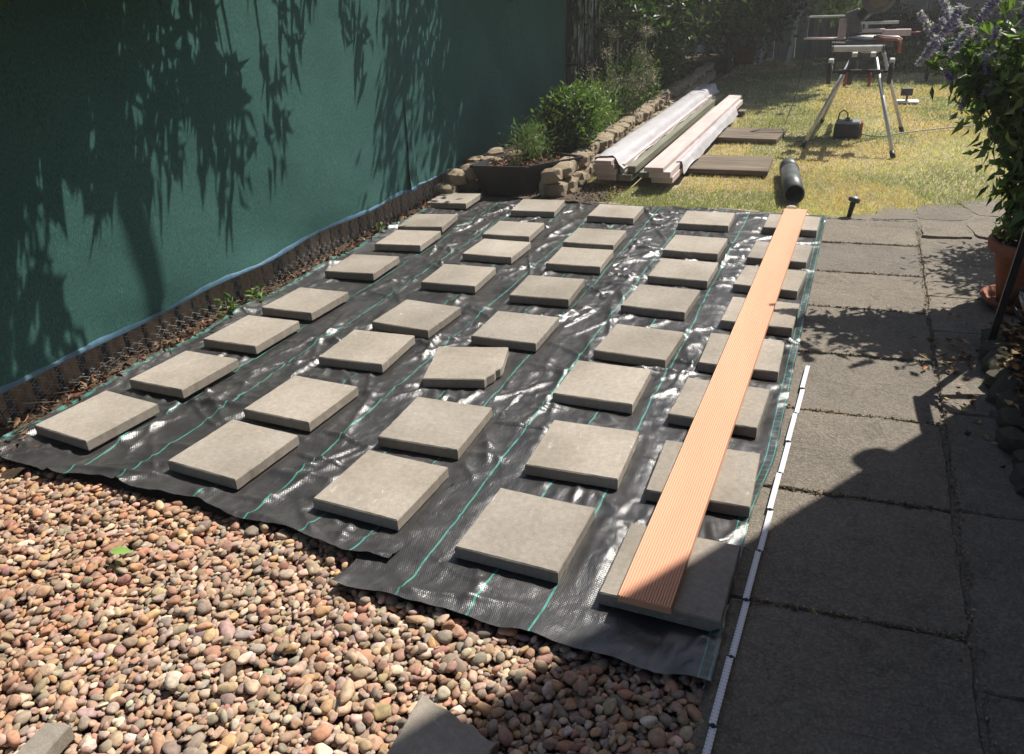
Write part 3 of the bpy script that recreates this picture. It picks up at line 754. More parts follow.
# soil-side litter, twigs and weeds along the fence foot
n = 1500; P = np.stack([RNG.uniform(-2.88, -2.60, n), RNG.uniform(1.0, 6.0, n), RNG.uniform(.0, .03, n)], 1)
P[:, 0] = np.where(P[:, 1] < 1.55, RNG.uniform(-2.9, -2.55, n), P[:, 0]); D = RNG.normal(size=(n, 3)); D[:, 2] *= .35
P[:, 0] = np.where(P[:, 1] > 1.6, np.minimum(P[:, 0], -2.70), P[:, 0]); o = leaves('leaf_litter', P, D, RNG.uniform(.02, .055, n), RNG.uniform(.008, .026, n), M_CHIP, None, palette(n, [(.12, .065, .035), (.2, .11, .06), (.07, .045, .03), (.26, .17, .1), (.15, .06, .035)], .25)); tag(o, 'brown dry leaf litter on the soil at the foot of the fence', 'leaf litter', kind='stuff')
m = MB()
for i in range(90):
    p = Vector((random.uniform(-2.86, -2.62), random.uniform(1.1, 2.6) if i < 60 else random.uniform(2.6, 5.2), random.uniform(.005, .04))); d = Vector((random.gauss(0, .5), random.gauss(0, 1), random.gauss(0, .35))).normalized()*random.uniform(.06, .2)
    m.tube([p, p+d*.5+Vector((0, 0, .012)), p+d], random.uniform(.0012, .0028), 5)
o = m.build('fallen_twigs', M_BARK); tag(o, 'scatter of thin dry twigs lying along the foot of the fence', 'twigs', kind='stuff')
def weed(x, y, h, n, label, s=.05):
    r = empty('small_weed', (x, y, .02), label, 'weed', 'green weeds at the fence foot')
    P = np.array([[x, y, .02]])+np.abs(RNG.normal(0, 1, (n, 3)))*[0, 0, h*.4]+RNG.normal(0, .022, (n, 3))*[1, 1, .3]
    D = RNG.normal(size=(n, 3)); D[:, 2] = np.abs(D[:, 2])*.5; leaves('leaf', P, D, RNG.uniform(.6, 1.2, n)*s, RNG.uniform(.35, .6, n)*s, M_LEAF, r, palette(n, YGREENS))
    m = MB()
    for i in range(4): m.tube([(x, y, .0), (x+random.gauss(0, .02), y+random.gauss(0, .02), h)], .0015, 5)
    m.build('stem', M_LEAF_STEM, r)
M_LEAF_STEM = mat_mottled('green_stem', (.06, .11, .03), (.12, .17, .05), 30, .6, 0)
weed(-2.70, 2.78, .09, 22, 'bright green broad-leaved weed below the blue hem, nearest the camera')
weed(-2.69, 2.98, .07, 14, 'smaller pale green weed just beyond the nearest weed by the fence')
weed(-2.73, 4.25, .05, 10, 'tiny green weed in litter by the chain link, farthest along the fence')

# fragments lying in the pebbles
def fragment(poly, z, tilt, seed, label, loc):
    me = slab_mesh(seed, poly, {1, 2}); o = link('slab_fragment', me, None, (*loc, z)); o.rotation_euler = tilt; tag(o, label, 'slab fragment', 'broken slab pieces in the pebbles')
fragment([(-.10, -.17), (.055, -.17), (.095, .045), (-.10, .085)], .006, (.06, .10, 0), 7, 'broken grey slab piece half in shade on the pebbles, beside the shadow edge', (-.60, .945))
fragment([(-.045, -.10), (.015, -.10), (.030, .015), (.01, .022), (-.032, .015)], .002, (.05, -.04, .18), 8, 'small pale concrete shard with a worn groove in sunlit pebbles', (-1.395, .690))
fallen_spot = (-1.775, 1.19, .030)

# ================================================================== TIMBER STACK + PLANKS
def box_piece(name, x0, x1, y0, y1, z0, z1, mat, group, label, cat, skew=0, bev=.002):
    m = MB(); m.frame_box((0, 0, 0), ((x1-x0)/2, 0, 0), (0, (y1-y0)/2, 0), (0, 0, (z1-z0)/2), bev)
    o = m.build(name, mat, None); o.location = ((x0+x1)/2, (y0+y1)/2, (z0+z1)/2); o.rotation_euler = (0, 0, skew); return tag(o, label, cat, group)
for i, (x, y, L, lab) in enumerate([(-1.02, 6.52, 1.30, 'weathered brown plank bearer lying across the lawn, nearer of the two'), (-1.02, 7.84, 1.1, 'weathered brown plank bearer lying across the lawn, farther of the two')]):
    box_piece('plank', -1.33, [-.575, -.615][i], y-.27, y+.27, .012, .048, M_OLDPLANK, 'planks lying on the lawn under the stack', lab, 'plank', [.03, -.07][i], .004)
box_piece('timber_block', -1.80, -1.12, 9.1, 9.25, .01, .048, M_OLDPLANK, None, 'low timber bearer under the far ends of the stacked boards', 'plank')
SG = 'boards in the stack on the lawn'; zb = .05
LS = [('pink', -1.735, -1.585, 5.76, 9.85, 0, .045, 'lowest pink board at the bottom left of the stack by the stone edging'),
      ('pink', -1.74, -1.59, 5.72, 9.95, .046, .088, 'second pink board up in the left tier beside the stone edging'),
      ('pink', -1.755, -1.60, 5.70, 9.9, .089, .129, 'third pink board up in the left tier beside the stone edging'),
      ('pink', -1.57, -1.535, 5.8, 9.7, .047, .115, 'narrow pink board on edge, inner side of the left tier'),
      ('olive', -1.575, -1.47, 5.76, 9.75, 0, .045, 'olive treated joist at ground level beside the left pink boards'),
      ('olive', -1.515, -1.455, 5.80, 9.7, .047, .1, 'olive treated joist resting on top of the two lower joists'),
      ('olive', -1.455, -1.36, 5.88, 9.6, 0, .04, 'olive treated joist at ground level in the gap of the stack'),
      ('pink', -1.325, -1.17, 5.74, 8.9, 0, .045, 'lowest pink board of the right tier nearest the lawn'),
      ('pink', -1.33, -1.175, 5.70, 9.3, .046, .09, 'middle pink board of the right tier nearest the lawn')]
for k, x0, x1, y0, y1, z0, z1, lab in LS:
    box_piece('pink_board' if k == 'pink' else 'timber_joist', x0, x1, y0-.02, y1, z0+zb, z1+zb, M_PINK if k == 'pink' else M_OLIVE, SG, lab, 'board' if k == 'pink' else 'joist', random.gauss(0, .0015))
box_piece('pink_board', -1.352, -1.215, 5.66, 9.42, .141, .172, M_PINK, SG, 'topmost pink board of the right tier, without plastic over its near end', 'board', -.006)
box_piece('pink_board', -1.725, -1.60, 5.64, 9.98, .180, .212, M_PINK, SG, 'topmost pink board of the left tier under the white plastic', 'board', .0)
# plastic sheeting draped over the left tier
def drape(name, x0, x1, y0, y1, top, seed, label, hang=.06, side=None):
    rs = np.random.default_rng(seed); ny = 150; prof = side; V = []; n = len(prof)
    for j in range(ny):
        y = y0+(y1-y0)*j/(ny-1)
        for k, (x, z) in enumerate(prof):
            w1 = fbm(np.array([y*3.]), np.array([k*.8]), seed)[0]-.5; w2 = fbm(np.array([y*11.]), np.array([k*.9]), seed+2)[0]-.5
            V.append((x+.012*w2, y+(.10*w1 if j in (0, ny-1) else 0)+.12*(k/n)*(-1 if j == 0 else 0)*0, z+.016*w1*(1 if 0 < k < n-1 else 3)+.010*w2+.003))
    i = (np.arange(ny-1)[:, None]*n+np.arange(n-1)[None, :]).reshape(-1, 1); F = np.concatenate([i, i+1, i+n+1, i+n], 1)
    o = np_mesh(name, np.array(V), F, M_WRAP, None, None, True); return tag(o, label, 'plastic sheet', 'plastic sheeting on the timber stack')
drape('plastic_sheet', 0, 0, 5.74, 10.0, .2, 3, 'crinkled white plastic sheet draped along the top of the left tier', side=[(-1.765, .155), (-1.755, .19), (-1.745, .215), (-1.71, .223), (-1.66, .222), (-1.62, .222), (-1.59, .216), (-1.572, .198), (-1.562, .172), (-1.555, .155), (-1.53, .142)])
drape('plastic_sheet', 0, 0, 6.0, 8.75, .1, 5, 'crinkled clear-white plastic hanging down the lawn side of the right tier', side=[(-1.205, .145), (-1.19, .147), (-1.165, .142), (-1.155, .12), (-1.148, .085), (-1.14, .062)])

# ================================================================== RAISED BED
bed = empty('stone_edging', (-2.0, 7.5, 0), 'rough sandy stone edging holding up the planted bed left of the boards', 'stone edging')
def stone_mesh(seed):
    r = np.random.default_rng(seed); V, F = icosphere(2); p = 9.0
    V = V/(np.sum(np.abs(V)**p, 1, keepdims=True)**(1/p))
    for _ in range(3):
        d = r.normal(size=3); d /= np.linalg.norm(d); h = r.uniform(1.0, 1.3); t = V@d; V = V-np.outer(np.clip(t-h, 0, None)*.9, d)
    V = V+r.normal(0, .025, V.shape); me = np_mesh('stone', V, F, M_STONE, None, None, False, link_it=False); return me
STM = [stone_mesh(i) for i in range(8)]
def stone(par, loc, sz, rz, name='stone'):
    o = link(name, random.choice(STM), par); o.location = Vector(loc)-origin(par) if par else loc; o.scale = sz; o.rotation_euler = (random.gauss(0, .1), random.gauss(0, .1), rz); return o
y = 5.30; i = 0
while y < 12.5:
    L = random.uniform(.10, .19); x = -1.90-.022*(y-5.3)
    stone(bed, (x+random.gauss(0, .012), y+L/2, .05), (.075, L/2, .064), random.gauss(0, .1))
    stone(bed, (x-.03+random.gauss(0, .015), y+L/2+random.gauss(0, .03), .165), (.072, L/2*random.uniform(.85, 1.1), .052), random.gauss(0, .12)); y += L+.005
for (x, y, z) in [(-2.64, 5.42, .05), (-2.5, 5.52, .05), (-2.60, 5.38, .155), (-2.52, 5.58, .17), (-2.66, 5.62, .16), (-2.40, 5.78, .18), (-2.72, 5.2, .05), (-2.68, 5.28, .13), (-2.55, 5.75, .2)]:
    stone(bed, (x, y, z), (.075, .07, .055), random.uniform(0, 3))
g = sheet('soil_bed', -2.78, -1.98, 5.55, 15.0, 30, 220, lambda X, Y: .10+.05*fbm(X*6, Y*6, 2)+np.clip(Y-5.6, 0, .3)*.1, M_SOIL); tag(g, kind='structure')
g = sheet('bare_soil_patch', -2.2, -1.45, 5.22, 5.8, 40, 30, lambda X, Y: .0+.03*fbm(X*12, Y*12, 12)-.045*np.clip((X+1.75)/.3, 0, 1), M_BEDGROUND); tag(g, kind='structure')

# black trough with mulch
tr = empty('plastic_trough', (-2.2, 5.55, 0), 'black plastic trough of mulch standing at the end of the raised bed', 'planter trough')
TP = [Vector((-2.55, 5.27, 0)), Vector((-2.14, 5.30, 0)), Vector((-1.84, 5.72, 0)), Vector((-2.42, 5.95, 0))]
def trough():
    c = sum(TP, Vector())/4; vs = []; rings = [(.80, .005), (1.0, .205), (1.045, .205), (1.045, .223), (.985, .223), (.93, .19)]
    ex = []
    for i in range(4):
        a, b, d = TP[i-1], TP[i], TP[(i+1) % 4]
        ex += [b.lerp(a, .10), b.lerp(a, .03).lerp(b.lerp(d, .03), .5), b.lerp(d, .10)]
    N = len(ex)
    for f, z in rings:
        for p in ex: q = c+(p-c)*f; vs.append((q.x, q.y, z))
    fs = [tuple(range(N))[::-1]]
    for k in range(len(rings)-1):
        for i in range(N): fs.append((k*N+i, k*N+(i+1) % N, (k+1)*N+(i+1) % N, (k+1)*N+i))
    MB().add(vs, fs).build('tub', M_BLACKPL, tr)
    vs = [tuple(c+(p-c)*.94+Vector((0, 0, .185))) for p in ex]+[(c.x, c.y, .215)]
    MB().add(vs, [(i, (i+1) % N, N) for i in range(N)]).build('mulch', M_SOIL, tr)
    n = 420; k = RNG.dirichlet((1, 1, 1, 1), n); q = k@np.array([tuple(p) for p in TP]); q = np.array(c)+(q-np.array(c))*1.1; q[:, 2] = .20+RNG.random(n)*.02
    D = RNG.normal(size=(n, 3)); D[:, 2] *= .3; leaves('wood_chips', q, D, RNG.uniform(.015, .045, n), RNG.uniform(.008, .02, n), M_CHIP, tr, palette(n, [(.2, .1, .06), (.32, .19, .12), (.12, .06, .04)], .25), kind='stuff')
trough()
n = 500; P = np.stack([RNG.uniform(-2.15, -1.5, n), RNG.uniform(5.25, 5.7, n), RNG.uniform(.01, .03, n)], 1); D = RNG.normal(size=(n, 3)); D[:, 2] *= .3
o = leaves('bark_chips', P, D, RNG.uniform(.012, .04, n), RNG.uniform(.006, .018, n), M_CHIP, None, palette(n, [(.10, .055, .04), (.16, .09, .06), (.06, .035, .03)], .25)); tag(o, 'dark bark chips on bare soil in front of the trough', 'bark chips', kind='stuff')
o = stone(None, (-2.00, 5.36, .07), (.022, .06, .075), -.4, 'flat_stone'); o.data = o.data.copy(); o.data.materials[0] = mat_mottled('pale_grey_stone', (.22, .22, .21), (.33, .33, .31), 12, .85, .4, 50); tag(o, 'pale grey flat stone leaning against the black trough', 'stone')

# ================================================================== PLANTS
def bush(name, c, r, n, label, cols, leafL=.05, leafW=.02, clumps=40, spread=.05, stems=8, up=.5, group=None, cat='bush', stemmat=None, litter=None, shell=.5, z0=0):
    root = empty(name, (c[0], c[1], z0), label, cat, group)
    K = ellipsoid_clumps(clumps, c, r, shell); K[:, 2] = np.maximum(K[:, 2], z0+.04)
    P = clump_points(n, K, spread); P[:, 2] = np.maximum(P[:, 2], z0+.01)
    D = RNG.normal(size=(n, 3))+(P-np.array(c))/np.array(r)*.6; D[:, 2] += up
    leaves('foliage', P, D, RNG.uniform(.6, 1.3, n)*leafL, RNG.uniform(.6, 1.3, n)*leafW, M_LEAF, root, palette(n, cols, .2), kind='stuff')
    m = MB()
    for k in range(stems):
        q = K[RNG.integers(0, clumps)]; b = Vector((c[0]+random.gauss(0, r[0]*.15), c[1]+random.gauss(0, r[1]*.15), z0)); e = Vector(q)
        m.tube([b, b.lerp(e, .5)+Vector((0, 0, .05)), e], [.006, .004, .002], 5)
    m.build('stem', stemmat or M_BARK, root); return root
BG = 'bushes and flowers in the raised bed'
bush('leafy_bush', (-2.08, 6.16, .40), (.20, .26, .24), 6500, 'rounded bright green bush at the near end of the raised bed', YGREENS+GREENS, .045, .022, 90, .035, 10, .7, BG, z0=.13, shell=.6)
bush('feathery_plant', (-2.20, 5.62, .33), (.15, .2, .12), 900, 'low feathery green weeds growing out of the black trough', [(.1, .15, .06), (.14, .17, .09), (.08, .13, .05)], .05, .008, 26, .04, 8, 1.2, BG, cat='plant', z0=.20)
bush('leafy_bush', (-2.22, 7.1, .33), (.2, .42, .20), 2600, 'mixed pale green growth just behind the rounded bright bush', YGREENS+[(.13, .17, .08)], .05, .018, 50, .06, 8, .8, BG, z0=.14)
bush('leafy_bush', (-2.26, 8.6, .36), (.22, .6, .28), 4200, 'mid green bush halfway along the stone edging behind the seed heads', GREENS+YGREENS, .06, .024, 60, .07, 8, .6, BG, z0=.14)
bush('leafy_bush', (-2.34, 10.2, .40), (.28, .8, .34), 4200, 'darker green bush at the far end of the raised bed', GREENS+DGREENS, .065, .026, 60, .09, 8, .5, BG, z0=.14)
# tall seed-head stems
sd = empty('seedhead_plant', (-2.05, 7.7, .14), 'tall dry plant with fluffy pale seed heads rising above the bed', 'plant', BG)
tops = []
for k in range(15):
    b = Vector((-2.08+random.gauss(0, .09), 7.65+random.gauss(0, .12), .12)); e = b+Vector((random.gauss(.06, .10), random.gauss(.1, .1), random.uniform(.35, .82))); tops.append(e)
    MB().tube([b, b.lerp(e, .5)+Vector((.01, 0, .03)), e], [.005, .004, .0025], 5).build('stem', M_LEAF_STEM, sd)
tops = np.array([tuple(t) for t in tops]); n = 2600
P = tops[RNG.integers(0, len(tops), n)]+RNG.normal(0, .034, (n, 3)); leaves('seed_heads', P, RNG.normal(size=(n, 3)), RNG.uniform(.012, .03, n), RNG.uniform(.004, .01, n), M_CHIP, sd, palette(n, [(.3, .26, .19), (.22, .22, .14), (.42, .37, .3)], .2), kind='stuff')
n = 900; t = RNG.random(n)[:, None]; base = np.array([[-2.08, 7.65, .12]]); P = base+(tops[RNG.integers(0, len(tops), n)]-base)*t+RNG.normal(0, .02, (n, 3)); leaves('foliage', P, RNG.normal(size=(n, 3))+[0, 0, .5], RNG.uniform(.02, .05, n), RNG.uniform(.007, .014, n), M_LEAF, sd, palette(n, [(.11, .15, .07), (.15, .17, .09)], .2), kind='stuff')

# hedge-like shrubs against the far fence and the tree behind them
def tree(name, base, trunk_pts, rad, K, n, spread, cols, label, leafL=.09, leafW=.04, group=None, limbs=7, cat='tree', gravity=0):
    root = empty(name, base, label, cat, group)
    m = MB(); m.tube(trunk_pts, rad, 12); m.build('trunk', M_BARK, root)
    top = Vector(trunk_pts[-1]); m = MB()
    for k in range(limbs):
        e = Vector(K[RNG.integers(0, len(K))]); md = top.lerp(e, .5)+Vector((random.gauss(0, .1), random.gauss(0, .1), random.gauss(.08, .05)))
        m.tube([top-Vector((0, 0, .1)), md, e], [rad[-1]*.7, rad[-1]*.4, .006], 6)
    m.build('limbs', M_BARK, root)
    P = clump_points(n, K, spread); P[:, 2] = np.maximum(P[:, 2], .05); D = RNG.normal(size=(n, 3)); D[:, 2] -= gravity
    leaves('foliage', P, D, RNG.uniform(.6, 1.3, n)*leafL, RNG.uniform(.6, 1.3, n)*leafW, M_LEAF, root, palette(n, cols, .2), kind='stuff'); return root
TG = 'trees and shrubs behind the raised bed'
K = ellipsoid_clumps(90, (-2.15, 9.9, 1.35), (.50, 2.0, .62), .35)
tree('overhanging_shrub', (-2.5, 9.6, .1), [(-2.5, 9.6, .05), (-2.45, 9.7, .6), (-2.35, 9.8, 1.1)], [.05, .04, .035], K, 7000, .16, DGREENS+GREENS, 'large dark shrub overhanging the bed in front of the dark board fence', .09, .04, TG)
K = ellipsoid_clumps(110, (-1.85, 13.0, 1.15), (.9, 1.5, .75), .4)
tree('garden_tree', (-1.95, 13.2, 0), [(-1.95, 13.2, -.05), (-1.93, 13.2, .5), (-1.85, 13.1, 1.1)], [.07, .06, .05], K, 9000, .17, DGREENS+GREENS+YGREENS[:1], 'dark leafy tree with yellow-green sunlit leaves at the back left of the lawn', .11, .05, TG)
K = ellipsoid_clumps(60, (-2.45, 7.6, 2.15), (.42, 2.5, .5), .3)
tree('overhanging_shrub', (-3.05, 8.2, 0), [(-3.05, 8.2, -.05), (-3.05, 8.1, 1.0), (-2.9, 7.9, 1.9)], [.07, .06, .05], K, 9000, .16, DGREENS+GREENS, 'tall shrub leaning over the far green screen from next door', .10, .045, TG)

# hanging branches whose leaves shade the near screen
def hang_branches():
    root = empty('overhanging_tree', (-3.6, 3.0, 0), 'neighbouring tree whose long drooping leaves hang in front of the near screen', 'tree')
    spec = []   # (Y, z) places on the screen where the leaf shade falls
    def put(n, y0, y1, z0, z1, f=1): 
        for _ in range(n): spec.append((RNG.uniform(y0, y1), z0+(z1-z0)*RNG.random()**f))
    put(900, 1.3, 2.32, .72, 1.65); put(330, 1.2, 1.98, .10, .75); put(270, 2.3, 2.75, .66, 1.65); put(210, 2.65, 3.12, .88, 1.65); put(110, 2.85, 3.2, .62, 1.1, .7); put(20, 2.95, 3.1, .48, .8)
    put(26, 3.58, 3.72, 1.0, 1.5); put(26, 3.40, 3.55, .72, 1.15); put(9, 3.28, 3.42, .50, .8); put(18, 3.8, 4.0, 1.35, 1.65)
    put(22, 4.20, 4.36, .95, 1.6); put(16, 4.10, 4.2, 1.1, 1.6); put(60, 4.55, 4.95, .85, 1.6); put(60, 4.95, 5.32, .9, 1.6); put(24, 4.9, 5.25, .60, .95); put(12, 4.72, 4.82, .5, .9)
    put(500, 5.5, 8.0, 1.0, 1.7); put(160, 1.5, 5.4, 1.5, 1.75)
    sp = np.array(spec); n = len(sp)
    drop = np.maximum(1.52-sp[:, 1], .45)+RNG.uniform(0, .22, n)
    P = np.stack([FX+.385*drop, sp[:, 0]+.63*drop, sp[:, 1]+drop+.06], 1)
    D = np.stack([RNG.normal(0, .16, n), RNG.normal(0, .16, n), -np.ones(n)], 1)
    leaves('foliage', P, D, RNG.uniform(.12, .22, n), RNG.uniform(.022, .042, n), M_LEAF, root, palette(n, GREENS+DGREENS, .2), N=RNG.normal(size=(n, 3))*[1, .25, .2], kind='stuff')
    def dense(n, y0, y1, z0, z1, nm):
        yy = RNG.uniform(y0, y1, n); zz = RNG.uniform(z0, z1, n); dr = np.maximum(1.56-zz, .5)+RNG.uniform(0, .25, n)
        P = np.stack([FX+.385*dr, yy+.63*dr, zz+dr+.1], 1); D = np.stack([RNG.normal(0, .35, n), RNG.normal(0, .25, n), -np.ones(n)], 1)
        leaves(nm, P, D, RNG.uniform(.14, .24, n), RNG.uniform(.05, .09, n), M_LEAF, root, palette(n, GREENS+DGREENS, .2), N=RNG.normal(size=(n, 3))*[1, .35, .2], kind='stuff')
    dense(2600, 5.50, 8.2, .12, 1.75, 'dense_foliage'); dense(560, 1.1, 2.22, .85, 1.7, 'dense_foliage'); dense(170, 1.0, 1.78, .05, .9, 'dense_foliage'); dense(70, 2.2, 2.55, 1.05, 1.7, 'dense_foliage')
    MB().tube([(-3.6, 3.0, -.05), (-3.5, 3.1, 1.6), (-3.2, 3.4, 2.8)], [.13, .11, .09], 12).build('trunk', M_BARK, root)
    m = MB()
    for k in range(46):
        i = RNG.integers(0, n); e = Vector(P[i]); st = Vector((-3.2, 3.4, 2.8)); md = st.lerp(e, .55)+Vector((.2, 0, .7+random.random()*.4)); m.tube([st, md, e+Vector((.0, 0, .3)), e], [.03, .016, .007, .003], 6)
    m.build('branch', M_BARK, root)
    # one thicker hanging limb farther out: gives the soft upright shade band
    MB().tube([(-1.12, 5.03, 6.4), (-1.42, 4.60, 4.9), (-1.52, 4.44, 3.75), (-1.55, 4.40, 3.30)], [.06, .05, .042, .03], 8).tube([(-3.2, 3.4, 2.8), (-2.8, 4.2, 4.8), (-2.0, 5.0, 6.2), (-1.12, 4.95, 6.4)], [.09, .085, .08, .08], 8).build('limb', M_BARK, root)
hang_branches()

# tree over the far lawn: crown above the picture, its shade on the grass
K = np.concatenate([ellipsoid_clumps(110, (-.72, 12.9, 2.7), (1.05, 1.9, .5), .1), ellipsoid_clumps(40, (.9, 15.2, 2.9), (1.6, 1.2, .7), .2), ellipsoid_clumps(40, (2.9, 15.0, 2.6), (1.4, 1.3, .7), .2)])
tree('shade_tree', (-.9, 16.3, 0), [(-.9, 16.3, -.05), (-.85, 16.2, 1.2), (-.7, 15.4, 2.3)], [.13, .11, .09], K, 46000, .2, GREENS+DGREENS, 'broad tree behind the grey fence shading the far end of the lawn', .19, .10, None, 10)

# ---------------------------------------------------------- grass
def grass():
    n = 170000; y = 5.28+(RNG.random(n)**1.45)*9.6; x = RNG.uniform(-1.98, 1, n)*1.0
    x = -1.92+RNG.random(n)*(2.6+.32*(y-5))
    keep = ~((y < 5.30+.06*np.sin(x*7)+.0*x) | ((x > -.12) & (y < 5.26+.62*np.clip(x, 0, 1)+.03*np.sin(x*25)+.02*np.sin(x*61))))
    keep &= ~((x > -1.78) & (x < -1.15) & (y > 5.8) & (y < 9.6))
    dry = fbm(x*1.4+3, y*1.1, 41); keep &= RNG.random(n) < np.clip(1.5-1.35*dry+.2, .25, 1)
    x, y, dry = x[keep], y[keep], dry[keep]; n = len(x); P = np.stack([x, y, np.full(n, -.005)], 1)
    P[:, 2] = -.012+.03*fbm(x*1.3, y*1.3, 3)-.014
    D = RNG.normal(0, .55, (n, 3)); D[:, 2] = 1
    g1 = palette(n, [(.235, .255, .145), (.285, .29, .175), (.34, .33, .215)], .18); s1 = palette(n, [(.60, .50, .365), (.54, .435, .30), (.68, .585, .45)], .18)
    big = fbm(x*.8+7, y*.45, 61, 3)[:, None]; s1 = np.where(RNG.random((n, 1)) < np.clip((big-.42)*5, 0, .8), s1*np.array([1.0, .80, .68]), s1); g1 = g1*(.72+.55*fbm(x*2.3, y*2, 71, 3)[:, None])
    m = (RNG.random(n) < np.clip((dry-.40)*6.5+.36+.10*(x > .1)+.12*np.clip(y-6, 0, 1), .12, .95))[:, None]
    L = RNG.uniform(.014, .034, n); W = RNG.uniform(.003, .0065, n)*(1+.25*np.clip(y-6, 0, 5))
    Dn = D/np.linalg.norm(D, axis=1, keepdims=True); Sd = np.cross(Dn, RNG.normal(size=(n, 3))); Sd /= np.linalg.norm(Sd, axis=1, keepdims=True)
    V = np.stack([P-Sd*W[:, None]/2, P+Sd*W[:, None]/2, P+Dn*L[:, None]], 1).reshape(-1, 3); F = np.arange(3*n).reshape(-1, 3)
    o = np_mesh('grass', V, F, M_GRASS, None, np.repeat(np.where(m, s1, g1), 3, 0)); tag(o, 'short patchy lawn grass, green near the slabs and straw dry further off', 'grass', kind='stuff')
grass()

# ================================================================== TUBE, SPIKE LIGHT
tb = empty('plastic_tube', (-.385, 5.75, 0), 'short dark plastic tube lying on grass beyond the end of the orange board', 'plastic tube')
A, B = Vector((-.318, 5.50, .068)), Vector((-.440, 6.42, .068)); d = (B-A).normalized()
def ring_shell(m, a, b, r0, r1, n=28):
    d = (b-a).normalized(); x = d.orthogonal().normalized(); u = d.cross(x); vs = []
    for p, r in ((a, r1), (a, r0), (b, r0), (b, r1)):
        for k in range(n): t = 2*PI*k/n; vs.append(p+(x*math.cos(t)+u*math.sin(t))*r)
    fs = []
    for i in range(4):
        for k in range(n): fs.append((i*n+k, i*n+(k+1) % n, ((i+1) % 4)*n+(k+1) % n, ((i+1) % 4)*n+k))
    return m.add(vs, fs, True)
ring_shell(MB(), A, A.lerp(B, .72), .066, .058).build('barrel', M_TUBE, tb)
ring_shell(MB(), A.lerp(B, .72)+d*.001, A.lerp(B, .76), .069, .05).build('collar', M_BLACKPL, tb)
m = MB(); m.tube([A.lerp(B, .76), A.lerp(B, .93), A.lerp(B, .98), B], [.065, .064, .056, .03], 24).build('end_cap', M_TUBE, tb)
m = MB().disc(A.lerp(B, .5), d, .057, 24).build('inner_bulkhead', M_BLACKPL, tb)
for i, (x, y, s) in enumerate([(-.315, 5.31, .028), (-.275, 5.27, .022), (-.345, 5.265, .018)]):
    o = stone(None, (x, y, s*.7), (s, s*.9, s*.8), i, 'small_stone'); o.data = o.data.copy(); o.data.materials[0] = mat_mottled('beige_stone', (.3, .25, .19), (.45, .38, .3), 12, .9, .3, 50) if i == 0 else bpy.data.materials['beige_stone']
    tag(o, ['largest beige stone at the far tip of the orange board', 'middle-sized beige stone at the far tip of the orange board', 'smallest beige stone left of the other two at the board tip'][i], 'stone', 'stones by the board tip')
sp_ = empty('spike_light', (.035, 5.30, 0), 'small dark garden spike light standing crooked where path meets lawn', 'garden light')
MB().tube([(.028, 5.285, -.03), (.045, 5.31, .085)], [.012, .017], 12).build('stem', M_BLACKPL, sp_)
MB().tube([(.045, 5.31, .083), (.047, 5.312, .09), (.052, 5.316, .108), (.053, 5.317, .114)], [.026, .036, .036, .024], 18).build('head', M_TUBE, sp_)
MB().tube([(.0532, 5.3172, .1145), (.0534, 5.3174, .1165)], [.02, .02], 18).build('lens', M_ALU, sp_)

# ================================================================== SAW STAND + SAW
st = empty('saw_stand', (0, 8.1, 0), 'silver and black folding stand with two wheels carrying the mitre saw on the lawn', 'saw stand')
def leg(foot, top):
    f, t = Vector(foot), Vector(top); d = (t-f).normalized()
    l = MB(); l.tube([f+d*.03, t], .0155, 10); o = l.build('leg', M_ALU, st); MB().tube([f-d*.0, f+d*.06], .02, 10).build('foot', M_BLACKPL, o)
leg((-.409, 7.436, .0), (-.10, 7.75, .72)); leg((.305, 7.13, 0), (.065, 7.72, .73)); leg((.395, 8.325, 0), (.13, 8.0, .72)); leg((-.33, 8.75, 0), (-.10, 8.15, .72))
MB().box(-.20, .125, 7.55, 7.60, .585, .62, .004).build('cross_bar', M_BLACKMET, st)
MB().frame_box((-.105, 7.66, .62), (.032, 0, .0), (0, .012, 0), (.012, 0, .13), .003).frame_box((.02, 7.7, .64), (.07, 0, 0), (0, .01, 0), (0, 0, .10), .003).build('bracket', M_GREYPL, st)
MB().tube([(.052, 7.55, .60), (.05, 7.55, .49)], .012, 8).tube([(-.13, 7.55, .60), (-.14, 7.55, .49)], .012, 8).build('lock_lever', M_RED, st)
for x in (-.268, .200):
    wq = MB().wheel((x, 7.62, .597), (1, 0, 0), .098, .034).build('wheel', M_BLACKPL, st); MB().wheel((x, 7.62, .597), (1, 0, 0), .045, .042).build('hub', M_GREYPL, wq)
MB().tube([(-.268, 7.62, .597), (.200, 7.62, .597)], .008, 8).build('axle', M_BLACKMET, st)
for x in (-.268, .200): MB().box(x-.02, x+.02, 7.56, 7.68, .66, .70, .005).build('wheel_guard', M_ALU, st)
for x in (-.09, .05): MB().box(x-.02, x+.02, 7.5, 9.2, .722, .752, .003).build('rail', M_ALU, st)
rl = MB().box(-.262, .114, 7.47, 7.52, .765, .812, .008).build('work_support', M_ALU, st); MB().box(-.275, -.262, 7.46, 7.53, .755, .812, .003).box(.114, .127, 7.46, 7.53, .755, .812, .003).build('end_plate', M_GREYPL, rl)
saw = empty('mitre_saw', (0, 8.3, .76), 'mitre saw with dark body, pale fences and red handle mounted on the folding stand', 'mitre saw')
MB().box(-.19, .20, 8.1, 8.5, .753, .80, .01).build('base', M_GREYPL, saw)
MB().lathe((0, 8.28, .80), [(0, 0), (.15, 0), (.155, .004), (.155, .02), (.15, .024), (0, .024)], 28).build('turntable', M_ALU, saw)
MB().box(-.535, -.20, 8.46, 8.495, .975, .992, .003).build('side_rail', M_ALU, saw); MB().box(-.555, -.535, 8.47, 8.50, .80, .985, .003).build('side_extension', M_GREYPL, saw)
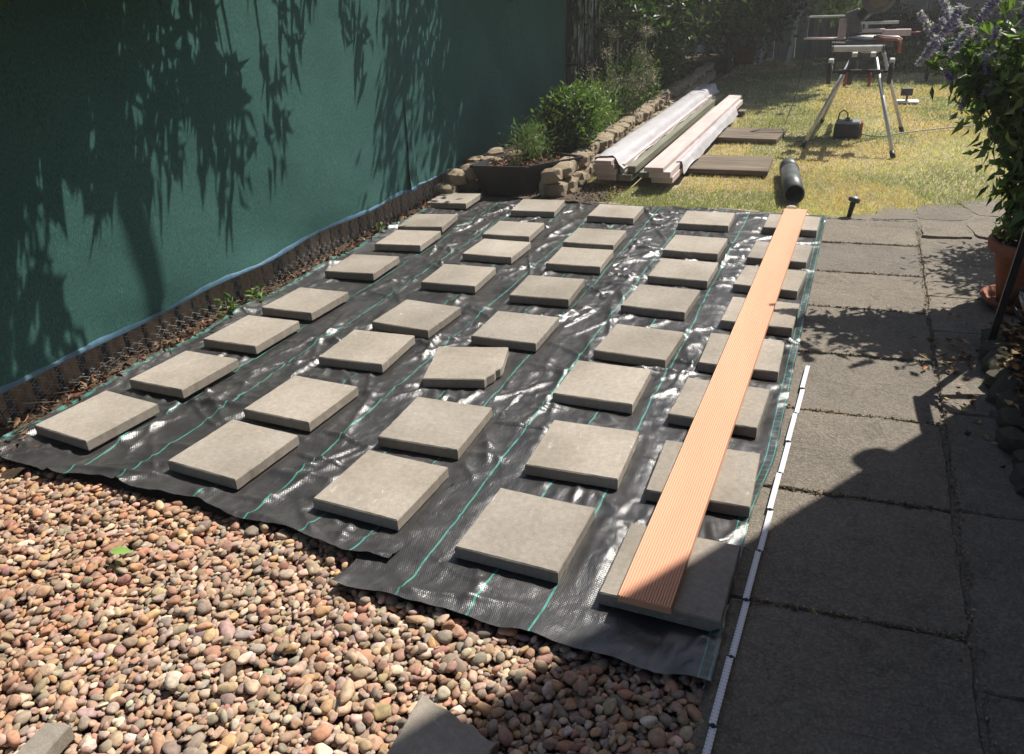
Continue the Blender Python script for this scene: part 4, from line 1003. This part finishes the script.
MB().tube([(-.56, 8.45, .80), (-.2, 8.45, .795)], .007, 8).tube([(-.56, 8.53, .80), (-.2, 8.53, .795)], .007, 8).build('extension_rod', M_PINKPL, saw)
MB().box(-.27, -.20, 8.46, 8.50, .80, .96, .006).build('left_fence', M_PINKPL, saw)
MB().box(-.085, .22, 8.19, 8.215, .925, .948, .003).build('right_fence', M_ALU, saw); MB().box(-.05, -.02, 8.19, 8.22, .87, .926, .003).build('fence_post', M_ALU, saw)
MB().box(-.06, .12, 8.12, 8.20, .862, .892, .006).build('clamp_body', M_PINKPL, saw)
MB().box(.10, .325, 8.12, 8.19, .832, .884, .004).build('side_rest', M_PINKPL, saw); MB().tube([(.325, 8.16, .855), (.40, 8.16, .858)], .006, 8).build('rest_rod', M_RED, saw)
MB().tube([(.04, 8.1, .83), (.12, 8.06, .815), (.22, 8.05, .812), (.25, 8.05, .79), (.255, 8.05, .70)], .012, 8).build('handle', M_RED, saw)
MB().tube([(.06, 8.08, .845), (.13, 8.03, .835), (.23, 8.02, .83), (.262, 8.02, .81)], .009, 8).build('clamp_lever', M_ALU, saw)
MB().frame_box((-.14, 8.42, .93), (.055, 0, .02), (0, .06, 0), (-.03, 0, .10), .008).build('arm', M_GREYPL, saw)
MB().tube([(-.10, 8.36, .97), (-.02, 8.36, 1.05), (.08, 8.36, 1.18)], [.045, .055, .05], 14).build('motor', M_BLACKPL, saw)
MB().wheel((.03, 8.26, 1.14), (.15, 1, 0), .135, .05, 30).build('blade_guard', M_GREYPL, saw)
MB().wheel((.03, 8.222, 1.14), (.15, 1, 0), .085, .012, 30).build('guard_cover', mat_mottled('brown_grey_casting', (.10, .075, .06), (.18, .14, .11), 20, .5, .1, 90), saw)
MB().tube([(-.30, 8.2, .785), (-.2, 8.16, .782), (-.12, 8.14, .784)], .006, 8).build('clamp_rod', M_ALU, saw)

pw = empty('power_tool_case', (-.07, 8.0, 0), 'dark battery tool box with blue top and red side under the saw stand', 'tool box')
MB().box(-.185, .035, 7.93, 8.09, .005, .115, .012).build('body', M_BLACKPL, pw); MB().box(-.175, .025, 7.94, 8.08, .1155, .145, .008).build('lid', mat_mottled('blue_grey_plastic', (.13, .15, .19), (.22, .25, .3), 20, .5, .1, 90), pw)
MB().box(.036, .055, 7.94, 8.08, .01, .14, .006).build('side_panel', M_RED, pw); MB().tube([(-.16, 8.0, .15), (-.155, 8.0, .21), (-.12, 8.0, .235), (-.085, 8.0, .21), (-.08, 8.0, .15)], .006, 8).build('handle', M_BLACKPL, pw)
MB().box(-.10, -.06, 7.97, 8.03, .1455, .17, .004).build('catch', M_GREYPL, pw)
def cable(pts, r, mat, name, label, cat, par=None):
    P = [Vector(p) for p in pts]; out = []
    for i in range(len(P)-1):
        p0, p1, p2, p3 = P[max(i-1, 0)], P[i], P[i+1], P[min(i+2, len(P)-1)]
        for k in range(8):
            t = k/8; out.append(.5*((2*p1)+(-p0+p2)*t+(2*p0-5*p1+4*p2-p3)*t*t+(-p0+3*p1-3*p2+p3)*t**3))
    out.append(P[-1]); o = MB().tube(out, r, 6).build(name, mat, par); return o if par else tag(o, label, cat)
cable([(-.53, 8.50, .80), (-.545, 8.46, .55), (-.57, 8.30, .3), (-.62, 8.1, .1), (-.60, 7.85, .012), (-.52, 7.65, .012), (-.35, 7.75, .012), (-.26, 7.9, .03), (-.2, 7.98, .05)], .004, M_BLACKPL, 'power_cord', None, None, saw)
cable([(.05, 8.0, .03), (.2, 8.0, .014), (.45, 8.25, .014), (.9, 8.6, .014), (1.5, 8.9, .014), (2.2, 8.9, .014)], .0055, mat_mottled('grey_hose', (.14, .17, .15), (.22, .26, .22), 20, .5, 0), 'garden_hose', 'thin grey hose running right across the dry lawn from the tool box', 'hose')
fl = empty('floodlight', (.475, 10.2, 0), 'small dark floodlight on a white base plate on the far lawn', 'floodlight')
MB().box(.37, .60, 10.1, 10.3, .004, .02, .004).build('base_plate', M_WHITEWOOD, fl); MB().tube([(.475, 10.2, .02), (.475, 10.2, .08)], .012, 8).build('stem', M_BLACKPL, fl); MB().frame_box((.465, 10.19, .115), (.06, 0, 0), (0, .02, .006), (0, -.012, .038), .005).build('head', M_BLACKPL, fl)

# small plant table near the back
pt = empty('low_table', (.87, 12.2, 0), 'low small garden table with green leaves on top on the far lawn', 'table')
MB().box(.74, 1.2, 12.0, 12.4, .31, .335, .004).build('table_top', M_WHITEWOOD, pt)
for x, y in ((.78, 12.04), (1.16, 12.04), (.78, 12.36), (1.16, 12.36)): MB().tube([(x+(.0 if x > 1 else -.03), y, -.01), (x, y, .31)], .014, 8).build('leg', M_BLACKMET, pt)
n = 220; P = np.array([[.95, 12.15, .25]])+RNG.normal(0, 1, (n, 3))*[.14, .1, .04]; o = leaves('low_leaves', P, RNG.normal(size=(n, 3)), RNG.uniform(.04, .09, n), RNG.uniform(.02, .045, n), M_LEAF, None, palette(n, YGREENS, .2)); tag(o, 'bright green leafy weeds under the low table on far lawn', 'plant')

# ================================================================== BACK FENCE, FURNITURE, POTS
bf = empty('back_fence', (.5, 15.6, 0), 'grey vertical board fence closing the far end of the garden', 'fence')
m = MB(); m.frame_box((0, 0, 0), (.088, 0, 0), (0, .011, 0), (0, 0, .92), .003); bm_ = bpy.data.meshes.new('board'); bm_.from_pydata([tuple(p) for p in m.v], [], m.f); bm_.materials.append(M_BACK)
x = -3.2
while x < 7: o = link('board', bm_, bf, (x-.5, random.uniform(-.006, .006), .88+random.uniform(-.01, .01))); o.rotation_euler = (0, random.gauss(0, .003), random.gauss(0, .02)); x += .1775
for x in (-2.7, -.85, 1.0, 2.85, 4.7): MB().box(x-.04, x+.04, 15.47, 15.55, -.1, 1.85, .005).build('post', M_WHITEWOOD if 0 < 0 else M_BACK, bf)
MB().box(-3.2, 7, 15.555, 15.585, 1.4, 1.48).build('rail', M_BACK, bf)
bn = empty('garden_table', (-1.2, 14.5, 0), 'pale painted garden table in shade by the back fence, left of the saw', 'table')
MB().box(-1.62, -1.02, 14.3, 14.75, .70, .745, .006).build('table_top', M_WHITEWOOD, bn)
for x, y in ((-1.55, 14.35), (-1.12, 14.35), (-1.55, 14.7), (-1.12, 14.7)): MB().bar((x-.05, y, -.02), (x+.03, y, .70), .045).build('leg', M_WHITEWOOD, bn)
def pot(name, c, r0, r1, h, label, group=None, saucer=None, rim=.05, z0=0):
    root = empty(name, (c[0], c[1], z0), label, 'plant pot', group); x, y = c
    MB().lathe((x, y, z0), [(0, .004), (r0, .004), (r0+(r1-r0)*.8*.86, (h-rim)), (r1*.97, h-rim), (r1, h-rim+.008), (r1*1.02, h-.008), (r1*.99, h), (r1*.9, h), (r1*.88, h-.04), (0, h-.05)], 36).build('body', M_TERRA, root)
    MB().lathe((x, y, z0), [(0, h-.035), (r1*.87, h-.04)], 24).build('soil', M_SOIL, root)
    if saucer: MB().lathe((x, y, z0), [(0, .001), (saucer*.85, .001), (saucer, .03), (saucer*1.02, .036), (saucer*.96, .036), (saucer*.82, .010), (0, .0035)], 36).build('saucer', M_TERRA, root)
    return root
PG = 'terracotta pots in the garden'
pot('terracotta_pot', (-1.88, 14.5), .15, .24, .38, 'big terracotta pot in deep shade near the back fence', PG)
bush('leafy_bush', (-1.75, 14.5, .82), (.45, .35, .40), 3000, 'blue-green shrub growing in the pot by the back fence', [(.03, .06, .05), (.045, .085, .07), (.02, .045, .035)], .09, .04, 40, .1, 6, .2, 'shrubs along the back fence', z0=.34)
bush('leafy_bush', (1.0, 14.9, .32), (1.15, .35, .28), 6000, 'low dark shrubs in shade along the back fence behind the saw', DGREENS, .08, .035, 70, .1, 10, .2, 'shrubs along the back fence')
bush('leafy_bush', (.10, 14.9, .60), (.25, .3, .25), 1500, 'upright dark shrub against the grey back fence right of the saw', DGREENS, .08, .035, 40, .1, 6, .2, 'shrubs along the back fence')
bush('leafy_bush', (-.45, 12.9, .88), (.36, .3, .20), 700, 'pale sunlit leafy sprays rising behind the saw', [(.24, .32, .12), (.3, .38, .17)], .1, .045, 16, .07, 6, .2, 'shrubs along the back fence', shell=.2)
bush('leafy_bush', (1.3, 13.3, .10), (1.4, .4, .10), 2600, 'low green and straw ground growth at the far right lawn edge', GREENS+[(.2, .17, .08)], .07, .03, 50, .09, 3, .5, 'shrubs along the back fence')
bush('leafy_bush', (2.6, 14.6, .55), (.7, .5, .5), 4000, 'dark rounded shrub in the far right corner by the back fence', DGREENS, .08, .035, 50, .12, 8, .2, 'shrubs along the back fence')

# ================================================================== RIGHT SIDE: potted flowering plant
pot('terracotta_pot', (.80, 3.95), .105, .190, .30, 'terracotta pot and saucer holding the tall purple flowering plant by the path', PG, saucer=.175)
pp = empty('flowering_plant', (.80, 3.95, .28), 'tall purple flowering plant with drooping pointed leaves in the terracotta pot', 'potted plant')
def leaf_mesh(k):
    """pointed leaf: bent along the midrib with a toothless lanceolate outline"""
    V = []; F = []; n = 6; L, W = 1.0, .40
    for i in range(n+1):
        t = i/n; w_ = W/2*math.sin(PI*min(1, t**.8))*(1-.15*t); z = -.28*t*t*(1+.3*k); y = t*L
        V += [(-w_, y, z+w_*.35), (0, y, z), (w_, y, z+w_*.35)]
    for i in range(n): a = i*3; F += [(a, a+1, a+4, a+3), (a+1, a+2, a+5, a+4)]
    return np.array(V), np.array(F)
leaf_mes = []
for k in range(10):
    V, F = leaf_mesh(k % 3); c = palette(1, [(.085, .15, .045), (.12, .20, .06), (.07, .125, .04), (.17, .26, .075)], .1)[0]
    leaf_mes.append(np_mesh('leaf', V, F, M_LEAF, None, np.tile(c, (len(V), 1)), True, link_it=False))
stems = []
for k in range(24):
    a = random.uniform(0, 2*PI); rr = random.uniform(.0, .11); b = Vector((.80+rr*math.cos(a), 3.95+rr*math.sin(a), .27))
    lean = Vector((random.uniform(-.50, .42), random.uniform(-.06, .34), random.uniform(.72, 1.10)))
    if k < 6: lean = Vector((random.uniform(-.56, -.40), random.uniform(.0, .22), random.uniform(.76, .9)))
    e = b+lean; md = b.lerp(e, .5)+Vector((-lean.x*.22, -lean.y*.2, .08)); pts = []
    for i in range(9):
        t = i/8; pts.append(b*(1-t)**2+md*2*t*(1-t)+e*t*t)
    stems.append(pts); MB().tube(pts, [.0045*(1-.6*i/8) for i in range(9)], 6).build('stem', M_LEAF_STEM, pp)
def orient(d, up):
    d = d.normalized(); x = d.cross(up).normalized(); z = x.cross(d); return Matrix((x, d, z)).transposed()
cnt = 0
while cnt < 296:
    pts = random.choice(stems); t = random.uniform(.10, .97)*8; i = min(7, int(t)); p = pts[i].lerp(pts[i+1], t-i)
    out = Vector((p.x-.80, p.y-3.95, 0)); a = random.uniform(0, 2*PI)
    d = Vector((math.cos(a), math.sin(a), random.uniform(-.75, .25)))+out*1.2
    o = link('leaf', random.choice(leaf_mes), pp); s = random.uniform(.07, .12)*(1.1 if t < 4 else .85)
    o.matrix_local = Matrix.Translation(p-origin(pp)) @ (orient(d, Vector((random.gauss(0, .3), random.gauss(0, .3), 1)))*s).to_4x4(); cnt += 1
n = 5200; sp = np.array([[tuple(q) for q in s] for s in stems]); k = RNG.integers(0, len(stems), n); t = RNG.uniform(.8, 7.4, n); i = t.astype(int)
P = sp[k, i]+(sp[k, i+1]-sp[k, i])*(t-i)[:, None]+RNG.normal(0, .05, (n, 3)); D = RNG.normal(size=(n, 3)); D[:, 2] -= .7
leaves('foliage', P, D, RNG.uniform(.05, .095, n), RNG.uniform(.02, .038, n), M_LEAF, pp, palette(n, GREENS+YGREENS+YGREENS, .25), kind='stuff')
n = 420; a = RNG.uniform(0, 2*PI, n); r = RNG.uniform(.02, .18, n); P = np.stack([.80+r*np.cos(a), 3.95+r*np.sin(a), .29+RNG.random(n)*.07], 1); D = RNG.normal(size=(n, 3)); D[:, 2] = np.abs(D[:, 2])
leaves('basal_leaves', P, D, RNG.uniform(.02, .04, n), RNG.uniform(.012, .022, n), M_LEAF, pp, palette(n, YGREENS, .2), kind='stuff')
def flower_spike(p, d, L):
    n = 230; d = d.normalized(); t = RNG.random(n)*L; x = np.array(d.orthogonal().normalized()); y_ = np.array(d.cross(Vector(x))); a = RNG.uniform(0, 2*PI, n); r = .026*(1-.5*t/L)
    P = np.array(p)+np.outer(t, np.array(d)); D = np.outer(np.cos(a), x)+np.outer(np.sin(a), y_)+RNG.normal(0, .35, (n, 3))
    leaves('flower_spike', P, D, r*RNG.uniform(.8, 1.5, n), np.full(n, .008), M_PETAL, pp, palette(n, [(.40, .33, .62), (.50, .43, .70), (.33, .26, .54), (.60, .55, .72)], .15))
for k, pts in enumerate(stems):
    e = pts[-1]; d = (pts[-1]-pts[-2]); d.z += random.uniform(.0, .09); flower_spike(e, d, random.uniform(.09, .16))
    for q in range(2): p = pts[6]+Vector((random.gauss(0, .07), random.gauss(0, .07), random.uniform(0, .08))); flower_spike(p, Vector((random.gauss(-.15, .3), random.gauss(0, .3), random.choice((-1, 1))*random.uniform(.6, 1))), random.uniform(.05, .09))
for q in [(.27, 3.92, 1.13), (.33, 3.9, 1.24), (.38, 3.95, 1.16), (.45, 3.9, 1.28)]: flower_spike(Vector(q), Vector((-.45, -.1, -.75)), .13)

V, F = leaf_mesh(1); V = V*np.array([.085, .065, .03]); me = np_mesh('fallen_leaf', V, F, M_LEAF, None, np.tile(np.array([(.26, .42, .12)]), (len(V), 1)), True, link_it=False)
o = link('fallen_leaf', me, None, fallen_spot); o.rotation_euler = (.1, .12, -1.2); tag(o, 'single bright green fallen leaf lying on the pebbles', 'leaf')
# second shrub by the wall on the right, behind the black frame
bush('leafy_bush', (1.32, 5.0, .85), (.42, .42, .55), 6000, 'dense green shrub at the right edge behind the purple flowers', GREENS+YGREENS, .07, .026, 70, .09, 10, .2, None, z0=0)

# rough border at the right edge: rocks, mulch
bd = sheet('border_bed', .60, .96, 2.35, 3.60, 30, 90, lambda X, Y: .0+.07*fbm(X*9, Y*9, 17)*np.clip((X-.60)/.10, 0, 1), M_SOIL); tag(bd, kind='structure')
eg = empty('border_stones', (.62, 2.95, 0), 'mossy rough stones edging the small border at the right of the path', 'stone edging')
M_MOSS = mat_mottled('mossy_dark_stone', (.05, .052, .035), (.14, .125, .09), 14, .95, .8, 40, dist=.01)
mm = [m_.copy() for m_ in STM[:4]]
for q in mm: q.materials[0] = M_MOSS
y = 2.38
while y < 3.5:
    o = link('stone', random.choice(mm), eg, (random.gauss(0.0, .012), y-2.95, .02)); o.scale = (random.uniform(.035, .05), random.uniform(.05, .08), random.uniform(.03, .045)); o.rotation_euler = (random.gauss(0, .15), random.gauss(0, .15), random.gauss(0, .3)); y += random.uniform(.10, .14)
n = 900; P = np.stack([RNG.uniform(.61, .95, n), RNG.uniform(2.4, 3.6, n), RNG.uniform(.02, .07, n)], 1); D = RNG.normal(size=(n, 3)); D[:, 2] *= .4
n2 = 70; P = np.concatenate([P, np.stack([.50+RNG.normal(0, .07, n2), 3.1+RNG.normal(0, .28, n2), RNG.uniform(.003, .008, n2)], 1)]); D = np.concatenate([D, RNG.normal(size=(n2, 3))*[1, 1, .12]]); n += n2
o = leaves('leaf_litter', P, D, RNG.uniform(.015, .05, n), RNG.uniform(.008, .028, n), M_CHIP, None, palette(n, [(.2, .1, .05), (.3, .18, .09), (.1, .06, .035), (.38, .27, .14)], .25)); tag(o, 'brown and yellow fallen leaves over the border at the right edge', 'leaf litter', kind='stuff')

# black metal folding frame (chair) at the right edge
fr = empty('folding_chair', (.70, 3.2, 0), 'black metal folding chair frame standing beside the terracotta pot at the right edge', 'folding chair')
z8 = .80
MB().bar((.607, 3.385, .0), (.66, 3.386, z8), .026, .018, (0, 1, 0)).build('leg', M_BLACKMET, fr); MB().bar((.72, 3.30, .0), (.69, 3.06, z8), .026, .018, (0, 1, 0)).build('leg', M_BLACKMET, fr)
MB().bar((.655, 3.40, z8), (.70, 2.66, z8), .045, .022).build('top_rail', M_BLACKMET, fr)
MB().bar((.66, 3.37, z8-.06), (.93, 3.30, .42), .030, .018).build('brace', M_BLACKMET, fr); MB().bar((.69, 3.08, z8-.05), (.92, 3.36, .55), .030, .018).build('brace', M_BLACKMET, fr)
MB().bar((.665, 3.38, z8-.012), (.93, 3.2, z8-.012), .03, .018).build('side_rail', M_BLACKMET, fr)
MB().tube([(.645, 3.385, .20), (.655, 3.37, .265), (.70, 3.36, .275), (.76, 3.36, .27)], .009, 8).tube([(.645, 3.385, .20), (.69, 3.36, .15), (.75, 3.36, .12)], .009, 8).build('stretcher', M_BLACKMET, fr)
MB().tube([(.660, 3.378, .255), (.69, 3.355, .19)], .006, 8).tube([(.672, 3.374, .262), (.705, 3.352, .195)], .006, 8).build('buckle', M_ALU, fr)

# house wall that shades the near part of the path
hw = empty('house_wall', (1.25, -1.5, 0), 'brick house wall to the right of the path, its corner shading the near garden', 'house wall')
MB().box(.95, 2.6, -7, 3.622, -.1, 5.6).build('brickwork', M_BRICK, hw)
MB().box(.86, 2.7, -7.1, 3.70, 5.6, 5.72, .01).build('eaves', M_WHITEWOOD, hw)
lm = empty('corner_fitting', (.95, 3.62, 1.97), 'small round unseen fitting added at the corner of the brick house wall', 'wall fitting')  # unseen fitting, shaped to cast the bump on the wall's shadow edge
MB().lathe((.945, 3.625, 1.93), [(0, -.05), (.045, -.04), (.058, .0), (.058, .05), (.04, .075), (0, .08)], 16).build('fitting_body', M_BLACKMET, lm)

# thin added haze volume that lifts dark tones in place of lens glare
hz = MB().box(-23, 23, -15, 27, -1.05, 7.2); hm = bpy.data.materials.new('veil_haze'); hm.use_nodes = True; hn = hm.node_tree
hn.nodes.remove(hn.nodes['Principled BSDF']); pv = hn.nodes.new('ShaderNodeVolumePrincipled'); pv.inputs['Color'].default_value = (.95, .93, .88, 1); pv.inputs['Density'].default_value = .0042; pv.inputs['Anisotropy'].default_value = .3
hn.links.new(pv.outputs[0], hn.nodes['Material Output'].inputs['Volume']); o = hz.build('veil_haze', hm); tag(o, kind='stuff')
